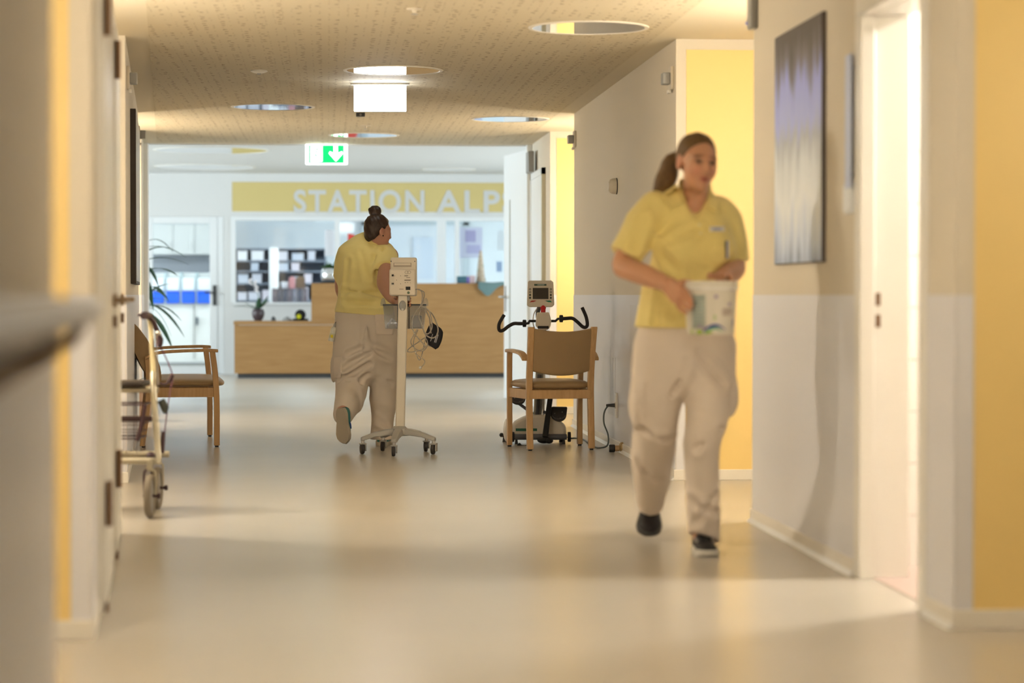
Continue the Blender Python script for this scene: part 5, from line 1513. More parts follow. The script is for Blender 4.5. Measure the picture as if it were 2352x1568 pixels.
class Head:
    """c: middle of the head at eye level, f: where the face looks, u: up"""
    def __init__(s, c, f, u, sc=1.0):
        s.c = A(c); s.f = A(f); s.f /= np.linalg.norm(s.f); u = A(u); u = u - s.f * (u @ s.f); s.u = u / np.linalg.norm(u)
        s.r = np.cross(s.f, s.u); s.sc = sc; s.ax = [s.r, s.f, s.u]
    def p(s, x, y, z): return s.c + s.sc * (s.r * x + s.f * y + s.u * z)
    def loc(s, V):
        d = (V - s.c) / s.sc; return d @ s.r, d @ s.f, d @ s.u
    def sculpt(s, F):
        k = s.sc; p = s.p
        def el(c, r, kk=.03, op='put'): F.ball(p(*c), A(r) * k, s.ax, kk, op)
        el((0, -.012, .035), (.073, .092, .083), 0)
        el((0, .030, -.030), (.055, .060, .080), .03)
        el((0, .022, -.074), (.040, .048, .027), .025)
        el((0, .064, -.099), (.020, .020, .017), .028)
        for q in (-1, 1):
            el((q * .036, .058, -.030), (.024, .022, .028), .03)
            el((q * .034, .066, -.004), (.02, .018, .014), .02)
        F.tube([(p(-.045, .066, .024), .010 * k, .010 * k), (p(0, .082, .024), .011 * k, .011 * k), (p(.045, .066, .024), .010 * k, .010 * k)], s.u, .02)
        for q in (-1, 1): el((q * .031, .094, .006), (.016, .015, .011), .014, 'cut')
        F.tube([(p(0, .084, .014), .008 * k, .008 * k), (p(0, .101, -.020), .0105 * k, .010 * k), (p(0, .104, -.034), .012 * k, .0115 * k)], s.r, .014)
        for q in (-1, 1): el((q * .012, .094, -.037), (.0085, .009, .0075), .010)
        F.tube([(p(-.024, .074, -.064), .005 * k, .005 * k), (p(0, .090, -.059), .0065 * k, .0065 * k), (p(.024, .074, -.064), .005 * k, .005 * k)], s.u, .006)
        F.tube([(p(-.021, .074, -.071), .005 * k, .005 * k), (p(0, .088, -.074), .0075 * k, .0075 * k), (p(.021, .074, -.071), .005 * k, .005 * k)], s.u, .006)
        for q in (-1, 1):
            for zz, yy in ((.0105, .0800), (-.0045, .0785)):
                F.tube([(p(q * .017, yy - .004, zz * .6 + .001), .0035 * k, .0035 * k), (p(q * .031, yy, zz), .0042 * k, .0042 * k), (p(q * .045, yy - .012, zz * .5 + .001), .0035 * k, .0035 * k)], s.u, .006)
        for q in (-1, 1):
            el((q * .074, -.012, -.006), (.010, .019, .032), .008)
            el((q * .083, -.006, .000), (.006, .010, .017), .006, 'cut')
    def tone(s, V, base, lip, blush):
        x, y, z = s.loc(V); C = np.tile(A(base), (len(V), 1))
        def mixin(w, col):
            w = np.clip(w, 0, 1)[:, None]; C[:] = C * (1 - w) + A(col) * w
        front = (y > .04)
        for q in (-1, 1):
            mixin(np.exp(-(((x - q * .04) / .022) ** 2 + ((z + .035) / .022) ** 2)) * front * .6, blush)
            mixin(np.exp(-(((x - q * .031) / .017) ** 2 + ((z - .005) / .010) ** 2)) * front * .95, A(base) * .16)   # lashes and lids
            mixin(np.exp(-(((x - q * .034) / .020) ** 2 + ((z - .026 + .15 * (abs(x) - .034)) / .0055) ** 2)) * front * .95, A(base) * .15)   # brows
        mixin(np.exp(-((x / .019) ** 4 + ((z + .0665) / .0125) ** 4)) * front * .85, lip)
        mixin(np.exp(-((x / .02) ** 2 + ((z + .066) / .0022) ** 2)) * front * .85, A(lip) * .3)
        for q in (-1, 1): mixin(np.exp(-(((x - q * .08) / .02) ** 2 + ((y + .01) / .02) ** 2 + (z / .03) ** 2)) * .6, blush)
        return C
    def eyes(s, parent, iris):
        for q in (-1, 1):
            c = s.p(q * .031, .0715, .003)
            e = B().ball(Vector(c), .0115 * s.sc, 16).build('eye', mat('eye_white', (.40, .34, .30), .3))
            hang(e, parent)
            d = Vector(s.f)
            i_ = B().ball(Vector(c) + d * .0088 * s.sc, (.0062 * s.sc, .0062 * s.sc, .0062 * s.sc), 12).build('iris', mat('iris', iris, .2)); hang(i_, parent)

def fabric_ripple(seed, amp, fz=18, fx=14):
    rng = np.random.RandomState(seed); W_ = [(rng.uniform(-1, 1) * fx, rng.uniform(-1, 1) * fx, rng.uniform(.4, 1) * fz * rng.choice((-1, 1)), rng.uniform(0, 6.28)) for _ in range(6)]
    def fn(x, y, z):
        t = 0
        wx = x + .03 * np.sin(9 * z + 5 * y); wz = z + .04 * np.sin(8 * x + 6 * y + 1)
        for a, b, c, p in W_: t = t + np.sin(a * wx + b * y + c * wz + p)
        t = t / 6
        return amp * (np.abs(t) * 2 - .6)
    return fn

def shoe(parent, heel, toe, up, upper_m, sole_m, lace_m=None, name='shoe', w=1.0, collar=.095, stripe=None):
    heel, toe, up = Vector(heel), Vector(toe), Vector(up)
    f = (toe - heel); L = f.length; f.normalize(); up = (up - f * up.dot(f)).normalized(); r = f.cross(up)
    ws = [(0, .018), (.04, .028), (.15, .034), (.4, .033), (.62, .042), (.75, .046), (.88, .040), (.96, .026), (1, .008)]
    hs = [(0, collar * .8), (.04, collar * .95), (.18, collar), (.32, collar * .98), (.5, .072), (.7, .056), (.88, .046), (.96, .036), (1, .022)]
    def ip(t, tb):
        return float(np.interp(t, [q[0] for q in tb], [q[1] for q in tb]))
    def upf(u, v):
        t = v; a = math.pi * u; W_ = ip(t, ws) * w; H_ = ip(t, hs)
        return heel + f * L * t + r * (W_ * math.copysign(abs(math.cos(a)) ** .7, math.cos(a))) + up * (.012 + (H_ - .012) * math.sin(a) ** .8)
    e = empty(name, heel); hang(e, parent)
    def ch(b, nm, m, **k):
        o_ = b.build(nm, m, **k); o_.parent = e; o_.matrix_parent_inverse = Matrix.Translation(-heel); return o_
    ch(B().grid(upf, 22, 30), 'upper', upper_m, ang=70)
    N_ = 34; poly = []
    ts = np.linspace(0, 1, N_)
    ring = [(r * (ip(t, ws) * w + .005) + f * (L * t * 1.0 + (.004 if t == 1 else -.004 if t == 0 else 0))) for t in ts] + [(-r * (ip(t, ws) * w + .005) + f * L * t) for t in ts[::-1]]
    b = B(); n = len(ring); vs = []
    for z, sc in ((0.0, .96), (.008, 1.0), (.022, 1.0), (.028, .97)):
        for i, p in enumerate(ring):
            c = f * L * .5; q = c + (p - c) * sc
            lift = .006 * max(0, (q.dot(f) / L - .75) / .25) ** 2 if z < .01 else 0
            vs.append(tuple(heel + q + up * (z + lift)))
    fs = [tuple(range(n))[::-1], tuple(3 * n + k for k in range(n))]
    for j in range(3):
        for k in range(n):
            q = (k + 1) % n; fs.append((j * n + k, j * n + q, (j + 1) * n + q, (j + 1) * n + k))
    b.add(vs, fs); ch(b, 'sole', sole_m, ang=50)
    if lace_m:
        for k in range(4):
            t = .40 + .09 * k; H_ = ip(t, hs); W_ = ip(t, ws) * .5
            pts = [heel + f * L * t + r * (W_ * q) + up * (.012 + (H_ - .012) * math.sin(math.acos(max(-1, min(1, (abs(q) * .5) ** (1 / .7))))) ** .8 + .003) for q in (-1, -.5, 0, .5, 1)]
            ch(B().tube(pts, .003, 6), 'lace', lace_m)
    if stripe:
        for s_ in (-1, 1):
            pts = [upf(.5 + s_ * (.34 - .04 * k), .42 + .06 * k) + r * (-s_ * .001) for k in range(4)]
            ch(B().tube(pts, .005, 6), 'side_stripe', stripe)
    return e

def finger(b, pts, r0, r1, n=12):
    P_ = smooth_path([Vector(q) for q in pts], 6); m = len(P_)
    rad = [r0 + (r1 - r0) * i / (m - 1) for i in range(m)]
    kn = [1 + .07 * math.exp(-((i / (m - 1) - .45) / .12) ** 2) for i in range(m)]
    rad = [a * c for a, c in zip(rad, kn)]
    d = (P_[-1] - P_[-2]).normalized()
    for t in (.35, .65, .85, .97, .9995):
        P_.append(P_[m - 1] + d * r1 * t); rad.append(r1 * math.sqrt(1 - t * t))
    b.tube(P_, rad, n, cap=False)
# ---- woman walking towards the camera with a tub
POLO = mat('polo_pale_yellow', (.86, .71, .26), .75, bump=(420, .05), sheen=.2)
PANTS = mat('trousers_off_white', (.76, .665, .565), .8, bump=(300, .04))
def J(px, py, d): return A(pd(px, py, d))
def woman_front():
    root = empty('person', fl(1570, 1262)); root.location.z = 0
    RTv, FWv = A(RT), A(FW)
    yaw = math.radians(20); TU = RTv * math.cos(yaw) + FWv * math.sin(yaw)      # across the shoulders
    TF = -FWv * math.cos(yaw) + RTv * math.sin(yaw)                             # chest direction
    hy = math.radians(22)
    HF = -FWv * math.cos(hy) + RTv * math.sin(hy) + A((0, 0, -.06))
    H = Head(J(1600, 374, 9.69), HF, A(UP) + RTv * .10, .97)
    lo, hi = J(1390, 1300, 9.1), J(1720, 290, 10.6)
    lo = np.minimum(lo, A(cf(.33, 9.05, -.02))); hi = np.maximum(hi, A(cf(1.02, 10.62, 1.74)))
    mn = np.minimum(lo, hi); mx = np.maximum(lo, hi); mn[1] = 8.95; mx[1] = 10.6
    # ---------------- body
    F_ = Field(mn, mx, .0045)
    H.sculpt(F_)
    F_.tube([(J(1594, 505, 9.77), .070, .060), (J(1595, 478, 9.76), .056, .054), (J(1598, 445, 9.735), .050, .052), (J(1599, 415, 9.72), .050, .055)], TU, .03)
    F_.tube([(J(1504, 492, 9.70), .036, .036), (J(1590, 494, 9.77), .036, .05), (J(1660, 500, 9.82), .036, .036)], UP, .03)
    F_.tube([(J(1592, 510, 9.75), .085, .070), (J(1588, 580, 9.735), .125, .085), (J(1580, 660, 9.745), .115, .09), (J(1573, 750, 9.76), .15, .105), (J(1572, 810, 9.77), .15, .11)], TU, .05)
    # her right arm (image left)
    F_.tube([(J(1494, 485, 9.69), .050), (J(1458, 550, 9.66), .047), (J(1431, 606, 9.63), .044), (J(1446, 618, 9.58), .044), (J(1482, 632, 9.50), .042), (J(1516, 646, 9.42), .034), (J(1540, 657, 9.365), .028, .024)], UP, .03)
    F_.tube([(J(1536, 655, 9.37), .030, .023), (J(1550, 668, 9.345), .038, .019), (J(1561, 679, 9.328), .040, .015)], A(UP) + RTv * .75, .02)
    FI = B()
    for st in ([(1563, 660, 9.335), (1573, 666, 9.310), (1581, 678, 9.286), (1588, 690, 9.272)], [(1558, 668, 9.335), (1567, 676, 9.308), (1577, 690, 9.284), (1589, 700, 9.268)],
               [(1553, 676, 9.338), (1561, 686, 9.312), (1571, 700, 9.288), (1585, 709, 9.270)], [(1549, 684, 9.342), (1555, 695, 9.320), (1563, 708, 9.300), (1575, 717, 9.282)]):
        finger(FI, [J(*q) for q in st], .0098, .0078)
    finger(FI, [J(1544, 658, 9.36), J(1560, 651, 9.345), J(1575, 647, 9.332), J(1590, 650, 9.330)], .0125, .0088)
    # her left arm
    F_.tube([(J(1662, 495, 9.82), .048), (J(1680, 560, 9.81), .045), (J(1688, 608, 9.78), .043), (J(1684, 622, 9.70), .043), (J(1672, 630, 9.60), .038), (J(1662, 634, 9.53), .028)], UP, .03)
    F_.tube([(J(1663, 634, 9.54), .028, .024), (J(1655, 634, 9.505), .034, .018), (J(1648, 634, 9.475), .036, .016)], RTv, .02)
    for x0, x1 in ((1664, 1661), (1654, 1650), (1644, 1639), (1635, 1629)):
        finger(FI, [J(x0, 635, 9.50), J(x0 - 1, 633, 9.475), J(x1 + 1, 631, 9.447), J(x1, 638, 9.425)], .0098, .0078)
    finger(FI, [J(1668, 637, 9.52), J(1675, 638, 9.49), J(1679, 641, 9.465), J(1680, 645, 9.45)], .0120, .0088)
    # legs
    F_.tube([(J(1530, 800, 9.77), .085), (J(1510, 900, 9.78), .072), (J(1500, 990, 9.86), .052), (J(1496, 1070, 10.15), .050), (J(1494, 1134, 10.45), .034)], RTv, .04)
    F_.tube([(J(1622, 800, 9.77), .085), (J(1624, 900, 9.74), .070), (J(1616, 1000, 9.72), .050), (J(1614, 1110, 9.76), .048), (J(1611, 1225, 9.82), .032)], RTv, .04)
    F_.tube([(J(1494, 1134, 10.45), .032), (J(1493, 1158, 10.475), .028), (J(1492, 1172, 10.455), .024), (J(1491, 1184, 10.42), .018)], RTv, .015)
    F_.tube([(J(1611, 1225, 9.82), .030), (J(1613, 1245, 9.81), .024), (J(1619, 1258, 9.76), .016)], RTv, .02)
    SK, LIPC, BLU = (.60, .315, .180), (.36, .09, .07), (.62, .26, .17)
    body = F_.mesh('body', skin_mat('skin_woman_front', SK), root, lambda V: H.tone(V, SK, LIPC, BLU), 1, FI)
    H.eyes(root, (.05, .05, .055))
    # ---------------- hair
    HAIR = mat('hair_light_brown', (.15, .082, .028), .5, var=(60, .35, (3, 3, .4)), bump=(180, .35, (3, 3, .3)))
    G = Field(H.c - .26, H.c + .26, .0045)
    G.ball(H.p(0, -.014, .037), A((.080, .099, .090)) * H.sc, H.ax, 0)
    G.ripple(lambda x, y, z: .0011 * np.sin(150 * ((x - H.c[0]) * .9 + .2 * z) + 6 * np.sin(20 * z)))
    sl, X, Y, Z = G.win(G.lo, G.lo + G.h * G.n)
    q = [(X - H.c[0]) * a[0] + (Y - H.c[1]) * a[1] + (Z - H.c[2]) * a[2] for a in H.ax]
    G.D = np.maximum(G.D, (.75 * q[1] - .66 * q[2] + .006 - .06 * np.abs(q[0])).astype(np.float32))
    G.D = np.maximum(G.D, (-(q[2] + .055) - .2 * q[1]).astype(np.float32))
    for s_ in (-1, 1): G.ball(H.p(s_ * .078, -.008, -.008), A((.016, .022, .034)) * H.sc, H.ax, .008, 'cut')
    P0 = H.p(0, -.098, .035)
    G.tube([(P0, .026), (H.p(-.0, -.118, .030), .022), (J(1542, 370, 9.80), .032, .03), (J(1535, 398, 9.80), .042, .034), (J(1524, 420, 9.79), .040, .030), (J(1511, 433, 9.785), .022, .018), (J(1503, 438, 9.78), .007, .008)], RTv, .012)
    G.mesh('hair', HAIR, root)
    hang(B().tube([Vector(H.p(.0, -.104, .034) + .022 * (H.r * math.cos(a) + H.u * math.sin(a))) for a in np.linspace(0, 6.28, 17)[:-1]], .006, 8, closed=True).build('hair_tie', mat('tie_dark', (.03, .02, .02), .6)), root)
    # ---------------- polo shirt
    S = Field(mn, mx, .005)
    S.tube([(J(1572, 768, 9.76), .208, .140), (J(1573, 735, 9.755), .206, .138), (J(1577, 690, 9.75), .196, .130), (J(1583, 640, 9.745), .182, .122), (J(1590, 585, 9.735), .168, .122), (J(1590, 540, 9.745), .164, .118), (J(1588, 505, 9.755), .160, .098), (J(1588, 482, 9.76), .140, .080), (J(1592, 464, 9.76), .098, .068), (J(1594, 446, 9.755), .070, .064), (J(1595, 428, 9.75), .064, .062)], TU, 0)
    for px, d in ((1560, 9.645), (1640, 9.69)):
        S.ball(J(px, 572, d), (.066, .060, .066), [TU, TF, A(UP)], .07)
    def sleeve(st, pl, nl, inner):
        nl = A(nl); nl = nl / np.linalg.norm(nl)
        def post(d, X, Y, Z):
            pln = (X - pl[0]) * nl[0] + (Y - pl[1]) * nl[1] + (Z - pl[2]) * nl[2]
            return np.maximum(d, pln).astype(np.float32)
        S.tube(st, UP, .035, post=post)
    dv = J(1428, 590, 9.635) - J(1490, 480, 9.69)
    sleeve([(J(1502, 478, 9.70), .066), (J(1482, 505, 9.68), .070), (J(1455, 552, 9.655), .070), (J(1426, 600, 9.63), .068)], J(1434, 587, 9.64), dv, None)
    dv2 = J(1684, 600, 9.80) - J(1665, 490, 9.82)
    sleeve([(J(1652, 488, 9.81), .062), (J(1667, 510, 9.82), .066), (J(1680, 560, 9.81), .064), (J(1687, 620, 9.79), .062)], J(1684, 603, 9.80), dv2, None)
    S.ripple(fabric_ripple(4, .0075, 20, 10))
    # long drag folds under the bust and at the armpits
    def drag(x, y, z):
        p = np.stack([x, y, z], 1); t = 0
        for a, b, am in ((J(1500, 560, 9.6), J(1570, 640, 9.58), .007), (J(1490, 600, 9.6), J(1540, 720, 9.6), .006), (J(1680, 590, 9.68), J(1600, 700, 9.58), .006), (J(1520, 640, 9.6), J(1510, 740, 9.62), .006), (J(1600, 520, 9.62), J(1530, 560, 9.6), .004), (J(1480, 500, 9.6), J(1455, 570, 9.58), .006)):
            ab = b - a; tt = np.clip(((p - a) @ ab) / (ab @ ab), 0, 1); dd = np.linalg.norm(p - a - tt[:, None] * ab, axis=1)
            am *= 1.5; t = t + am * np.exp(-(dd / .016) ** 2) - am * .8 * np.exp(-((dd - .034) / .016) ** 2)
        return t
    S.ripple(drag)
    S.halfspace(J(1572, 753, 9.7), A((0, 0, -1)) + RTv * -.02)
    # collar opening
    S.tube([(J(1596, 405, 9.74), .060), (J(1596, 428, 9.73), .056, .058), (J(1600, 450, 9.69), .046, .056), (J(1603, 470, 9.64), .034, .05), (J(1605, 487, 9.60), .019, .045), (J(1606, 498, 9.58), .009, .04), (J(1607, 509, 9.57), .003, .03)], TU, .006, op='cut')
    S.mesh('polo_shirt', POLO, root)
    # placket, buttons, pocket, name badge
    def on_chest(px, py, dd):
        return J(px, py, dd)
    def patch(pts, nm, m, t=.004, sub=None):
        P4 = [Vector(q) for q in pts]
        o_ = B().grid(lambda u, v: P4[0] * (1 - u) * (1 - v) + P4[1] * u * (1 - v) + P4[2] * u * v + P4[3] * (1 - u) * v, 8, 8).build(nm, m, solid=t)
        # drape onto the shirt surface
        return hang(o_, root)
    sh_o = [c for c in root.children if c.name.startswith('polo_shirt')][0]
    from mathutils.bvhtree import BVHTree
    bv = BVHTree.FromPolygons([v.co[:] for v in sh_o.data.vertices], [p.vertices[:] for p in sh_o.data.polygons])
    CAM = Vector((0, 0, CAMH))
    def drape(px0, px1, py0, py1, nm, m, t=.004, off=.002, skew=0, nu=12, nv=12):
        def fn(u, v):
            r_ = ray(px0 + (px1 - px0) * u + skew * v, py0 + (py1 - py0) * v).normalized()
            hit = bv.ray_cast(CAM + r_ * 8.8, r_)
            if hit[0] is None: return CAM + r_ * 9.62
            return hit[0] - r_ * off
        return hang(B().grid(fn, nu, nv).build(nm, m, solid=t), root)
    def leaf(q4, nm):
        def fn(u, v):
            a = [(1 - u) * (1 - v), u * (1 - v), u * v, (1 - u) * v]
            px = sum(w * q[0] for w, q in zip(a, q4)); py = sum(w * q[1] for w, q in zip(a, q4))
            r_ = ray(px, py).normalized(); hit = bv.ray_cast(CAM + r_ * 8.8, r_)
            return (hit[0] if hit[0] is not None else CAM + r_ * 9.69) - r_ * (.006 + .008 * v)
        hang(B().grid(fn, 14, 10).build(nm, POLO, solid=.007), root)
    leaf([(1553, 423), (1571, 466), (1540, 478), (1522, 447)], 'collar_leaf')
    leaf([(1627, 446), (1622, 472), (1648, 488), (1652, 462)], 'collar_leaf')
    drape(1597, 1614, 508, 548, 'placket', POLO, .004, .002, 4)
    for py in (516, 536):
        r_ = ray(1607 + (py - 516) * .1, py).normalized(); hit = bv.ray_cast(CAM + r_ * 8.8, r_)
        if hit[0] is not None: hang(B().ball(hit[0] - r_ * .005, (.005, .003, .005), 10).build('button', mat('button_cream', (.75, .70, .45), .35)), root)
    drape(1634, 1668, 560, 606, 'chest_pocket', POLO, .005, .002, -4)
    drape(1630, 1664, 520, 531, 'name_badge', mat('badge_white', (.80, .78, .74), .35), .003, .003, 0, 8, 4)
    drape(1638, 1656, 523, 528, 'badge_print', mat('badge_print', (.35, .38, .55), .5), .001, .0055, 0, 6, 3)
    # pens clipped in the pocket
    for i, (px, c) in enumerate(((1668, (.06, .06, .09)), (1672, (.75, .75, .75)))):
        r_ = ray(px, 570).normalized(); hit = bv.ray_cast(CAM + r_ * 8.8, r_)
        p_ = (hit[0] if hit[0] is not None else CAM + r_ * 9.66) - r_ * .006
        hang(B().cyl(p_ + UP * .03, p_ - UP * .04, .0045, n=10).build('pen', mat('pen_%d' % i, c, .3)), root)
    # ---------------- trousers
    T_ = Field(mn, mx, .005)
    T_.tube([(J(1572, 722, 9.765), .178, .112), (J(1572, 760, 9.765), .196, .128), (J(1572, 805, 9.77), .203, .140), (J(1571, 835, 9.77), .175, .13)], TU, 0)
    T_.tube([(J(1518, 800, 9.77), .108, .120), (J(1513, 850, 9.77), .108, .118), (J(1511, 905, 9.78), .105, .110), (J(1507, 965, 9.82), .092, .096), (J(1500, 1030, 9.96), .088, .092), (J(1497, 1085, 10.12), .080, .082), (J(1496, 1130, 10.25), .064, .066), (J(1494, 1185, 10.40), .050, .054)], RTv, .03)
    T_.tube([(J(1626, 800, 9.77), .108, .120), (J(1632, 850, 9.765), .102, .115), (J(1629, 905, 9.75), .098, .105), (J(1622, 965, 9.735), .084, .090), (J(1614, 1020, 9.74), .072, .078), (J(1612, 1090, 9.77), .069, .074), (J(1613, 1160, 9.80), .067, .072), (J(1616, 1250, 9.84), .064, .070)], RTv, .03)
    # cargo pockets
    T_.ball(J(1459, 930, 9.78), (.022, .07, .085), None, .02)
    T_.ball(J(1679, 905, 9.77), (.026, .07, .085), None, .02)
    T_.ripple(fabric_ripple(9, .009, 14, 9))
    def creases(x, y, z):
        p = np.stack([x, y, z], 1); t = 0
        for a, b, am in ((J(1470, 985, 9.75), J(1545, 1010, 9.78), .008), (J(1580, 820, 9.64), J(1545, 900, 9.68), .007), (J(1600, 810, 9.64), J(1660, 880, 9.66), .006), (J(1585, 1150, 9.73), J(1645, 1180, 9.74), .007), (J(1600, 1200, 9.75), J(1640, 1140, 9.73), .006), (J(1650, 980, 9.68), J(1600, 1030, 9.67), .007), (J(1465, 1060, 9.9), J(1520, 1110, 10.0), .007), (J(1500, 1000, 9.8), J(1480, 1120, 10.0), .006)):
            ab = b - a; tt = np.clip(((p - a) @ ab) / (ab @ ab), 0, 1); dd = np.linalg.norm(p - a - tt[:, None] * ab, axis=1)
            am *= 1.6; t = t + am * np.exp(-(dd / .014) ** 2) - am * .7 * np.exp(-((dd - .032) / .016) ** 2)
        return t
    T_.ripple(creases)
    # hems
    sl, X, Y, Z = T_.win(T_.lo, T_.lo + T_.h * T_.n)
    xcut = .5 * (J(1508, 1170, 10.3) + J(1600, 1200, 9.8))
    pr = J(1495, 1150, 10.34); nr = J(1494, 1185, 10.40) - J(1496, 1130, 10.25); nr /= np.linalg.norm(nr)
    leg_r = ((Y > 10.02) | (X < J(1545, 1100, 10.0)[0])) & (Z < .45)
    T_.D = np.where(leg_r, np.maximum(T_.D, ((X - pr[0]) * nr[0] + (Y - pr[1]) * nr[1] + (Z - pr[2]) * nr[2]).astype(np.float32)), T_.D)
    pl_ = J(1616, 1231, 9.80); nl_ = A((0, 0, -1)) - RTv * .32 - FWv * .25
    T_.D = np.where(~leg_r & (Z < .45), np.maximum(T_.D, ((X - pl_[0]) * nl_[0] + (Y - pl_[1]) * nl_[1] + (Z - pl_[2]) * nl_[2]).astype(np.float32)), T_.D)
    T_.mesh('trousers', PANTS, root)
    tr = [c for c in root.children if c.name.startswith('trousers')][0]
    bv2 = BVHTree.FromPolygons([v.co[:] for v in tr.data.vertices], [p.vertices[:] for p in tr.data.polygons])
    def drape2(px0, px1, py0, py1, nm, t=.005):
        def fn(u, v):
            r_ = ray(px0 + (px1 - px0) * u, py0 + (py1 - py0) * v).normalized(); hit = bv2.ray_cast(CAM + r_ * 8.8, r_)
            return (hit[0] - r_ * .002) if hit[0] is not None else CAM + r_ * 9.7
        hang(B().grid(fn, 10, 10).build(nm, PANTS, solid=t), root)
    drape2(1456, 1482, 880, 985, 'cargo_pocket'); drape2(1455, 1484, 878, 900, 'pocket_flap', .009)
    # ---------------- shoes
    BLKS = mat('shoe_black', (.012, .011, .012), .6); WHT = mat('sole_white', (.62, .60, .54), .5)
    h0 = fl(1603, 1262); h0 = cf(h0.dot(RT), 9.90, .0); t0 = cf((1630 - 1176) / F * 9.66, 9.655, .0)
    shoe(root, h0, t0, UP, BLKS, WHT, mat('lace_dark', (.03, .03, .03), .6), 'shoe', 1.0, .155, mat('stripe_grey', (.35, .33, .30), .5))
    h1 = Vector(J(1494, 1150, 10.53)); t1 = cf((1490 - 1176) / F * 10.31, 10.31, .012)
    shoe(root, h1, t1, -FW * .7 + UP * .7, BLKS, mat('sole_dark', (.05, .05, .05), .6), mat('lace_dark_b', (.03, .03, .03), .6), 'shoe', 1.12, .10)
    tag(root, 'woman in pale yellow polo shirt and white trousers walking forward with a tub', 'person')
    return root
W1 = woman_front()

# ---- the tub she carries
tcx = cf((1632 - 1176) / F * 9.36, 9.36)
tz1 = A(pd(1632, 645, 9.36))[2]; tz0 = A(pd(1632, 768, 9.36))[2]
def tub():
    o = empty('tub', (tcx.x, tcx.y, tz0)); Ht = tz1 - tz0
    m = bpy.data.materials.new('tub_label_print'); m.use_nodes = True
    N = m.node_tree.nodes; L = m.node_tree.links; b = N['Principled BSDF']; b.inputs['Roughness'].default_value = .35; b.inputs['Base Color'].default_value = (.70, .66, .56, 1)
    R0, R1 = .092, .102
    prof = [(R0 - .006, 0), (R0, .004), (R1, Ht - .03), (R1 + .004, Ht - .028), (R1 + .004, Ht - .004), (R1 + .001, Ht), (R1 - .005, Ht), (R1 - .008, Ht - .01), (R0 - .004, .01), (.001, .008)]
    B().lathe(prof, n=64).build('tub_body', m, o)
    B().lathe([(R1 + .0045, Ht - .034), (R1 + .007, Ht - .032), (R1 + .007, Ht - .026), (R1 + .0045, Ht - .024)], n=64).build('rim_ring', M['plastic_w'], o)
    cam_a = math.atan2(-FW.y, -FW.x)
    def surf(s_, z, off=.0012):                     # s_: arc length from the middle of the side facing the camera, + to the image right
        r = R0 + (R1 - R0) * z / Ht + off; a = cam_a + s_ / r
        return Vector((r * math.cos(a), r * math.sin(a), z))
    def band(pts, nm, c, closed=False):
        """filled strip between two poly-lines [(s, zlow, zhigh)]"""
        b = B(); vs = []; fs = []
        for s_, za, zb in pts: vs += [tuple(surf(s_, za)), tuple(surf(s_, zb))]
        for i in range(len(pts) - 1): fs.append((2 * i, 2 * i + 2, 2 * i + 3, 2 * i + 1))
        b.add(vs, fs).build(nm, mat(nm + '_ink_%d' % len(bpy.data.materials), c, .4), o, solid=.0006)
    U_ = lambda px: (px - 1632) / 594.0
    Z_ = lambda py: (768 - py) / 594.0
    def arc(x0, x1, ytop, ybase, th, nm, c):
        pts = []
        for k in range(17):
            t = k / 16; px = x0 + (x1 - x0) * t; y = ybase - (ybase - ytop) * math.sin(math.pi * (t * .92 + .04))
            pts.append((U_(px), Z_(y + th * math.sin(math.pi * (.15 + .85 * t))), Z_(y)))
        band(pts, nm, c)
    band([(U_(1576), Z_(766), Z_(755)), (U_(1600), Z_(767), Z_(756)), (U_(1622), Z_(766), Z_(758)), (U_(1632), Z_(764), Z_(761))], 'green_swoosh', (.36, .50, .05))
    arc(1608, 1668, 743, 762, 7, 'blue_swoosh', (.07, .09, .36))
    arc(1614, 1660, 750, 764, 6, 'teal_swoosh', (.20, .45, .25))
    band([(U_(1634 + k), Z_(734), Z_(722)) for k in range(0, 8, 2)], 'leaf_print', (.48, .58, .30))
    band([(U_(1580 + k * 6), Z_(754), Z_(676)) for k in range(7)], 'info_panel', (.42, .47, .40))
    for i in range(8):
        band([(U_(1583 + k * 4), Z_(686 + i * 8), Z_(683 + i * 8)) for k in range(8)], 'info_line', (.30, .38, .38))
    for (px, py) in ((1640, 681), (1676, 698), (1602, 749), (1684, 664), (1614, 753)):
        band([(U_(px - 4 + k * 2), Z_(py + 4), Z_(py - 4)) for k in range(5)], 'violet_mark', (.36, .28, .42))
    band([(U_(1655 + k * 4), Z_(724), Z_(708)) for k in range(8)], 'faint_text_block', (.52, .44, .38))
    band([(U_(1688 + k * 2), Z_(752 - k * 3), Z_(738 - k * 3)) for k in range(4)], 'blue_tab', (.10, .10, .30))
    tag(o, 'white plastic tub with green and blue print held by the woman', 'tub')
tub()
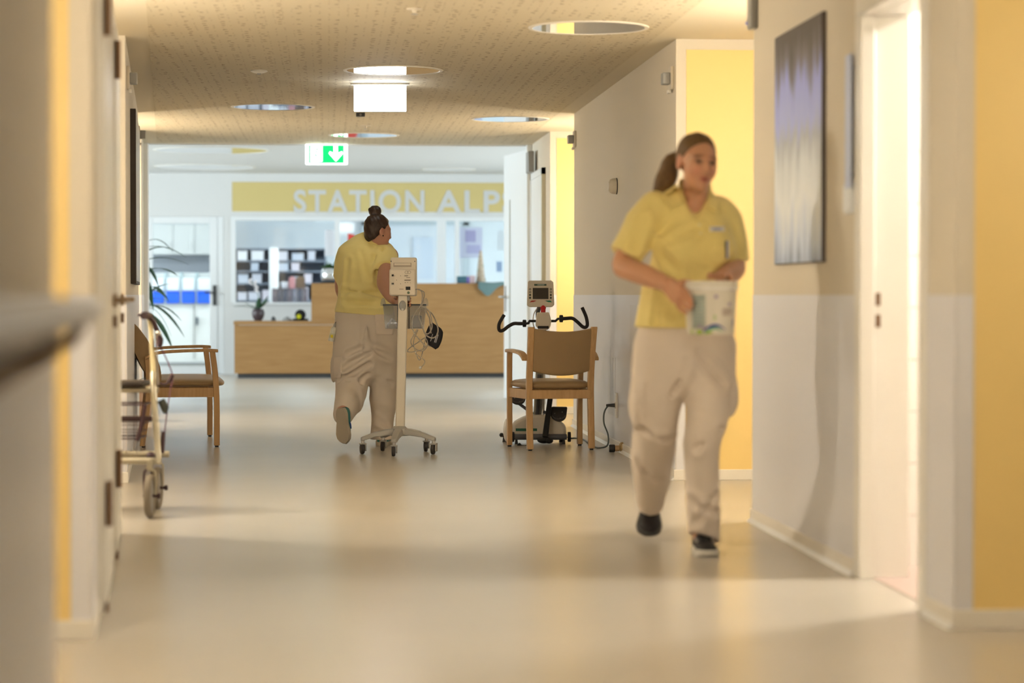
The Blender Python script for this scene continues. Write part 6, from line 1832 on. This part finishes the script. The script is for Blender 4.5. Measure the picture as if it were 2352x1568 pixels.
# ---- woman walking away with the trolley
def woman_back():
    root = empty('person', cf((838 - 1176) / F * 16.75, 16.75))
    RTv, FWv, UPv = A(RT), A(FW), A(UP)
    ph = math.radians(58)
    HF = FWv * math.cos(ph) + RTv * math.sin(ph) - UPv * .12
    H = Head(J(869, 531, 16.82), HF, UPv, .93)
    mn = A(cf(-1.42, 15.95, -.02)); mx = A(cf(-.62, 17.45, 1.78))
    mn, mx = np.minimum(mn, mx), np.maximum(mn, mx); mn[0] -= .16; mx[0] += .10; mn[1] = 15.95; mx[1] = 17.5
    F_ = Field(mn, mx, .006)
    H.sculpt(F_)
    F_.tube([(J(852, 575, 16.86), .075, .065), (J(857, 560, 16.85), .062, .06), (J(863, 545, 16.83), .058, .062)], RTv, .04)
    F_.tube([(J(795, 590, 16.87), .055), (J(848, 580, 16.87), .06, .07), (J(896, 588, 16.87), .055)], UP, .05)
    F_.tube([(J(840, 600, 16.87), .15, .11), (J(832, 660, 16.88), .145, .12), (J(836, 720, 16.87), .17, .13), (J(838, 770, 16.86), .17, .14)], RTv, .05)
    # right arm reaching back to the column
    F_.tube([(J(893, 588, 16.84), .060), (J(889, 618, 16.72), .060), (J(884, 646, 16.58), .056), (J(888, 660, 16.50), .054), (J(900, 680, 16.36), .045), (J(909, 690, 16.25), .032)], UP, .03)
    F_.tube([(J(909, 689, 16.25), .030, .026), (J(914, 692, 16.20), .038, .018), (J(918, 693, 16.15), .040, .017)], UP, .02)
    FI = B()
    for py in (684, 690, 696, 701):
        finger(FI, [J(915, py, 16.17), J(921, py, 16.13), J(931, py, 16.085), J(940, py + 1, 16.05), J(942, py + 1, 16.015)], .0100, .0082)
    finger(FI, [J(911, 686, 16.20), J(907, 683, 16.13), J(908, 682, 16.07), J(911, 682, 16.04)], .0125, .009)
    # left arm bent in front of her
    F_.tube([(J(793, 592, 16.88), .056), (J(786, 640, 16.95), .052), (J(788, 672, 17.0), .048), (J(808, 682, 17.12), .042), (J(835, 682, 17.22), .030)], UP, .03)
    F_.tube([(J(835, 682, 17.22), .03, .024), (J(850, 680, 17.25), .036, .018)], UP, .02)
    for py in (673, 678, 684, 689):
        finger(FI, [J(846, py, 17.25), J(854, py, 17.26), J(864, py, 17.25), J(869, py + 1, 17.22)], .0098, .008)
    finger(FI, [J(836, 675, 17.24), J(846, 669, 17.26), J(854, 667, 17.25)], .012, .009)
    # legs
    F_.tube([(J(805, 780, 16.85), .10), (J(806, 840, 16.84), .085), (J(808, 895, 16.78), .062), (J(797, 925, 16.55), .058), (J(786, 948, 16.32), .040)], RTv, .04)
    F_.tube([(J(872, 780, 16.86), .10), (J(877, 850, 16.88), .08), (J(878, 910, 16.90), .06), (J(878, 960, 16.9), .056), (J(878, 1008, 16.88), .038)], RTv, .04)
    F_.tube([(J(786, 948, 16.32), .036), (J(786, 975, 16.30), .034), (J(787, 1000, 16.31), .03)], RTv, .02)
    F_.tube([(J(878, 1006, 16.88), .036), (J(880, 1013, 16.95), .03), (J(882, 1014, 17.03), .026)], RTv, .02)
    SK = (.50, .265, .18)
    F_.mesh('body', skin_mat('skin_woman_back', SK), root, lambda V: H.tone(V, SK, (.36, .10, .08), (.46, .18, .12)), 1, FI)
    H.eyes(root, (.04, .025, .015))
    HAIR = mat('hair_dark_brown', (.032, .016, .009), .42, var=(70, .5, (3, 3, .5)))
    G = Field(H.c - .24, H.c + .27, .0045)
    G.ball(H.p(0, -.016, .037), A((.083, .103, .093)) * H.sc, H.ax, 0)
    G.ball(H.p(0, -.055, -.035), A((.062, .052, .06)) * H.sc, H.ax, .03)
    sl, X, Y, Z = G.win(G.lo, G.lo + G.h * G.n)
    q = [(X - H.c[0]) * a[0] + (Y - H.c[1]) * a[1] + (Z - H.c[2]) * a[2] for a in H.ax]
    G.D = np.maximum(G.D, (.78 * q[1] - .62 * q[2] + .004 - .05 * np.abs(q[0])).astype(np.float32))
    for s_ in (-1, 1): G.ball(H.p(s_ * .080, -.008, -.010), A((.016, .022, .034)) * H.sc, H.ax, .008, 'cut')
    bc = J(861, 485, 16.84)
    G.ball(bc, (.044, .044, .040), None, .012)
    for k in range(9):
        a = k * 2.4; G.ball(bc + A((.03 * math.cos(a), .03 * math.sin(a), .018 * math.sin(k * 1.7))), .016, None, .006)
    G.ripple(lambda x, y, z: .0013 * np.sin(170 * (x + .5 * z) + 20 * y) + .001 * np.sin(150 * (y - .6 * z)))
    G.mesh('hair', HAIR, root)
    er = H.p(.089, -.004, -.036)
    hang(B().ball(Vector(er), .005, 10).build('ear_stud', mat('stud_dark', (.03, .03, .03), .2, .6)), root)
    # shirt
    S = Field(mn, mx, .006)
    S.tube([(J(837, 740, 16.87), .212, .175), (J(837, 715, 16.87), .205, .175), (J(833, 680, 16.88), .178, .165), (J(831, 640, 16.88), .166, .155), (J(835, 605, 16.87), .172, .150), (J(841, 585, 16.87), .170, .125), (J(846, 568, 16.87), .135, .10), (J(853, 556, 16.86), .078, .078)], RTv, 0)
    def sleeve(st, pl, nl):
        nl = nl / np.linalg.norm(nl)
        S.tube(st, UP, .04, post=lambda d, X, Y, Z: np.maximum(d, (X - pl[0]) * nl[0] + (Y - pl[1]) * nl[1] + (Z - pl[2]) * nl[2]).astype(np.float32))
    sleeve([(J(883, 580, 16.87), .075), (J(890, 595, 16.81), .078), (J(888, 618, 16.72), .078), (J(884, 645, 16.60), .074)], J(888, 618, 16.71), J(884, 646, 16.58) - J(893, 588, 16.84))
    sleeve([(J(800, 585, 16.88), .075), (J(791, 605, 16.90), .074), (J(787, 640, 16.95), .068)], J(788, 635, 16.95), J(786, 650, 16.97) - J(793, 600, 16.89))
    S.ripple(fabric_ripple(21, .007, 18, 10))
    def folds(x, y, z):
        p = np.stack([x, y, z], 1); t = 0
        for a, b, am in ((J(785, 668, 16.75), J(880, 676, 16.72), .009), (J(783, 690, 16.72), J(870, 700, 16.70), .008), (J(860, 590, 16.74), J(868, 660, 16.7), .008), (J(795, 700, 16.7), J(900, 690, 16.7), .006), (J(800, 600, 16.75), J(790, 680, 16.73), .006), (J(880, 575, 16.78), J(868, 620, 16.72), .008), (J(830, 580, 16.74), J(845, 640, 16.72), .005)):
            ab = b - a; tt = np.clip(((p - a) @ ab) / (ab @ ab), 0, 1); dd = np.linalg.norm(p - a - tt[:, None] * ab, axis=1)
            am *= 1.4; t = t + am * np.exp(-(dd / .015) ** 2) - am * .8 * np.exp(-((dd - .036) / .018) ** 2)
        return t
    S.ripple(folds)
    S.halfspace(J(837, 722, 16.7), A((0, 0, -1)) - RTv * .08)
    S.mesh('polo_shirt', mat('polo_pale_yellow_b', (.84, .73, .30), .75, bump=(420, .05), sheen=.2), root)
    CC = J(854, 556, 16.855)
    cl_ = B().grid(lambda u, v: CC + RTv * ((.070 + .014 * v) * math.cos(6.283 * u)) + FWv * ((.070 + .014 * v) * math.sin(6.283 * u)) + UPv * (.022 - .035 * v + .012 * math.sin(6.283 * u - 1.57)), 40, 6, True).build('collar', POLO, solid=.006)
    hang(cl_, root)
    # trousers
    T_ = Field(mn, mx, .006)
    T_.tube([(J(838, 708, 16.87), .185, .15), (J(838, 735, 16.87), .210, .172), (J(840, 775, 16.86), .222, .190), (J(840, 815, 16.85), .215, .18), (J(840, 835, 16.85), .17, .15)], RTv, 0)
    T_.tube([(J(806, 790, 16.85), .122, .15), (J(807, 840, 16.84), .124, .145), (J(808, 885, 16.80), .118, .125), (J(803, 915, 16.66), .098, .105), (J(793, 940, 16.46), .074, .08), (J(785, 960, 16.33), .06, .066)], RTv, .03)
    T_.tube([(J(874, 790, 16.86), .120, .15), (J(878, 840, 16.87), .110, .135), (J(880, 890, 16.89), .097, .112), (J(879, 940, 16.9), .088, .098), (J(878, 985, 16.89), .084, .092), (J(878, 1025, 16.88), .082, .092)], RTv, .025)
    T_.ball(J(766, 850, 16.86), (.025, .08, .09), None, .02)
    T_.ripple(fabric_ripple(33, .009, 14, 9))
    def cr(x, y, z):
        p = np.stack([x, y, z], 1); t = 0
        for a, b, am in ((J(842, 735, 16.66), J(842, 800, 16.66), -.010), (J(842, 795, 16.67), J(800, 812, 16.68), .010), (J(845, 810, 16.67), J(790, 845, 16.68), .009), (J(848, 835, 16.68), J(780, 875, 16.7), .010), (J(850, 800, 16.68), J(905, 825, 16.72), .008), (J(845, 860, 16.7), J(815, 890, 16.68), .008), (J(852, 985, 16.78), J(905, 1000, 16.8), .010), (J(855, 960, 16.8), J(900, 985, 16.8), .007), (J(800, 880, 16.66), J(830, 930, 16.6), .008), (J(856, 850, 16.75), J(900, 880, 16.8), .007)):
            ab = b - a; tt = np.clip(((p - a) @ ab) / (ab @ ab), 0, 1); dd = np.linalg.norm(p - a - tt[:, None] * ab, axis=1)
            am *= 1.7; t = t + am * np.exp(-(dd / .016) ** 2) - am * .7 * np.exp(-((dd - .036) / .018) ** 2)
        return t
    T_.ripple(cr)
    sl, X, Y, Z = T_.win(T_.lo, T_.lo + T_.h * T_.n)
    pr = J(787, 952, 16.36); nr = J(785, 960, 16.33) - J(803, 915, 16.66); nr /= np.linalg.norm(nr)
    left = (Y < 16.62) & (Z < .5) & (X < J(838, 950, 16.6)[0])
    T_.D = np.where(left, np.maximum(T_.D, ((X - pr[0]) * nr[0] + (Y - pr[1]) * nr[1] + (Z - pr[2]) * nr[2]).astype(np.float32)), T_.D)
    pz = J(880, 1010, 16.80)[2]
    T_.D = np.where(~left & (Z < .4), np.maximum(T_.D, (pz - Z).astype(np.float32) + 0 * X), T_.D)
    T_.mesh('trousers', mat('trousers_off_white_b', (.70, .62, .525), .8, bump=(300, .04)), root)
    tr = [c for c in root.children if c.name.startswith('trousers')][0]
    from mathutils.bvhtree import BVHTree
    bv2 = BVHTree.FromPolygons([v.co[:] for v in tr.data.vertices], [p.vertices[:] for p in tr.data.polygons]); CAM = Vector((0, 0, CAMH))
    def pocket(px0, px1, py0, py1, nm):
        def fn(u, v):
            w = 1 - .12 * v ** 4
            r_ = ray((px0 + px1) / 2 + (px1 - px0) * (u - .5) * w, py0 + (py1 - py0) * v).normalized(); hit = bv2.ray_cast(CAM + r_ * 15.5, r_)
            return (hit[0] - r_ * .003) if hit[0] is not None else CAM + r_ * 16.75
        hang(B().grid(fn, 12, 12).build(nm, PANTS, solid=.006), root)
    pocket(862, 905, 722, 768, 'back_pocket'); pocket(766, 784, 820, 868, 'cargo_pocket')
    TEAL = mat('shoe_teal', (.02, .17, .17), .5); SOLE = mat('sole_beige', (.40, .345, .26), .7, bump=(70, .15))
    shoe(root, Vector(J(781, 938, 16.22)), Vector(J(788, 1019, 16.24)), FW * .8 + RT * .55, TEAL, SOLE, None, 'shoe', 1.12, .085, mat('stripe_blue', (.03, .06, .28), .5))
    hp_ = cf((878 - 1176) / F * 16.80, 16.80, .0)
    shoe(root, hp_, cf((884 - 1176) / F * 17.06, 17.06, .0), UP, TEAL, mat('sole_pale', (.52, .46, .36), .6), None, 'shoe', 1.25, .085)
    tag(root, 'woman with dark hair bun in yellow shirt walking away, holding the monitor stand', 'person')
woman_back()
# spray bottle clipped at her hip
p = pd(760, 762, 16.80)
o = empty('spray_bottle', p - Vector((0, 0, .065)), -YAW)
Rt = Matrix.Rotation(math.radians(14), 4, 'Y')
B().lathe([(.018, 0), (.021, .004), (.021, .085), (.017, .098), (.009, .104)], n=20, M=Rt).build('bottle', mat('bottle_white', (.74, .74, .66), .35), o)
B().lathe([(.009, .104), (.010, .118), (.007, .13)], n=14, M=Rt).build('cap', mat('cap_grey', (.45, .45, .42), .4), o)
B().lathe([(.0214, .022), (.0214, .055)], n=20, M=Rt).build('label', mat('label_pale', (.66, .66, .50), .5), o)
B().bx(.0, .016, -.0215, -.018, .025, .045).build('yellow_mark', mat('mark_yellow', (.75, .62, .02), .5), o)
B().tube([Rt @ Vector((0, 0, .13)), Rt @ Vector((.006, .004, .15)), Rt @ Vector((.014, .008, .165))], .003, 6).build('clip_cord', M['dark'], o)
tag(o, 'small white bottle with yellow mark hanging at the hip', 'bottle')
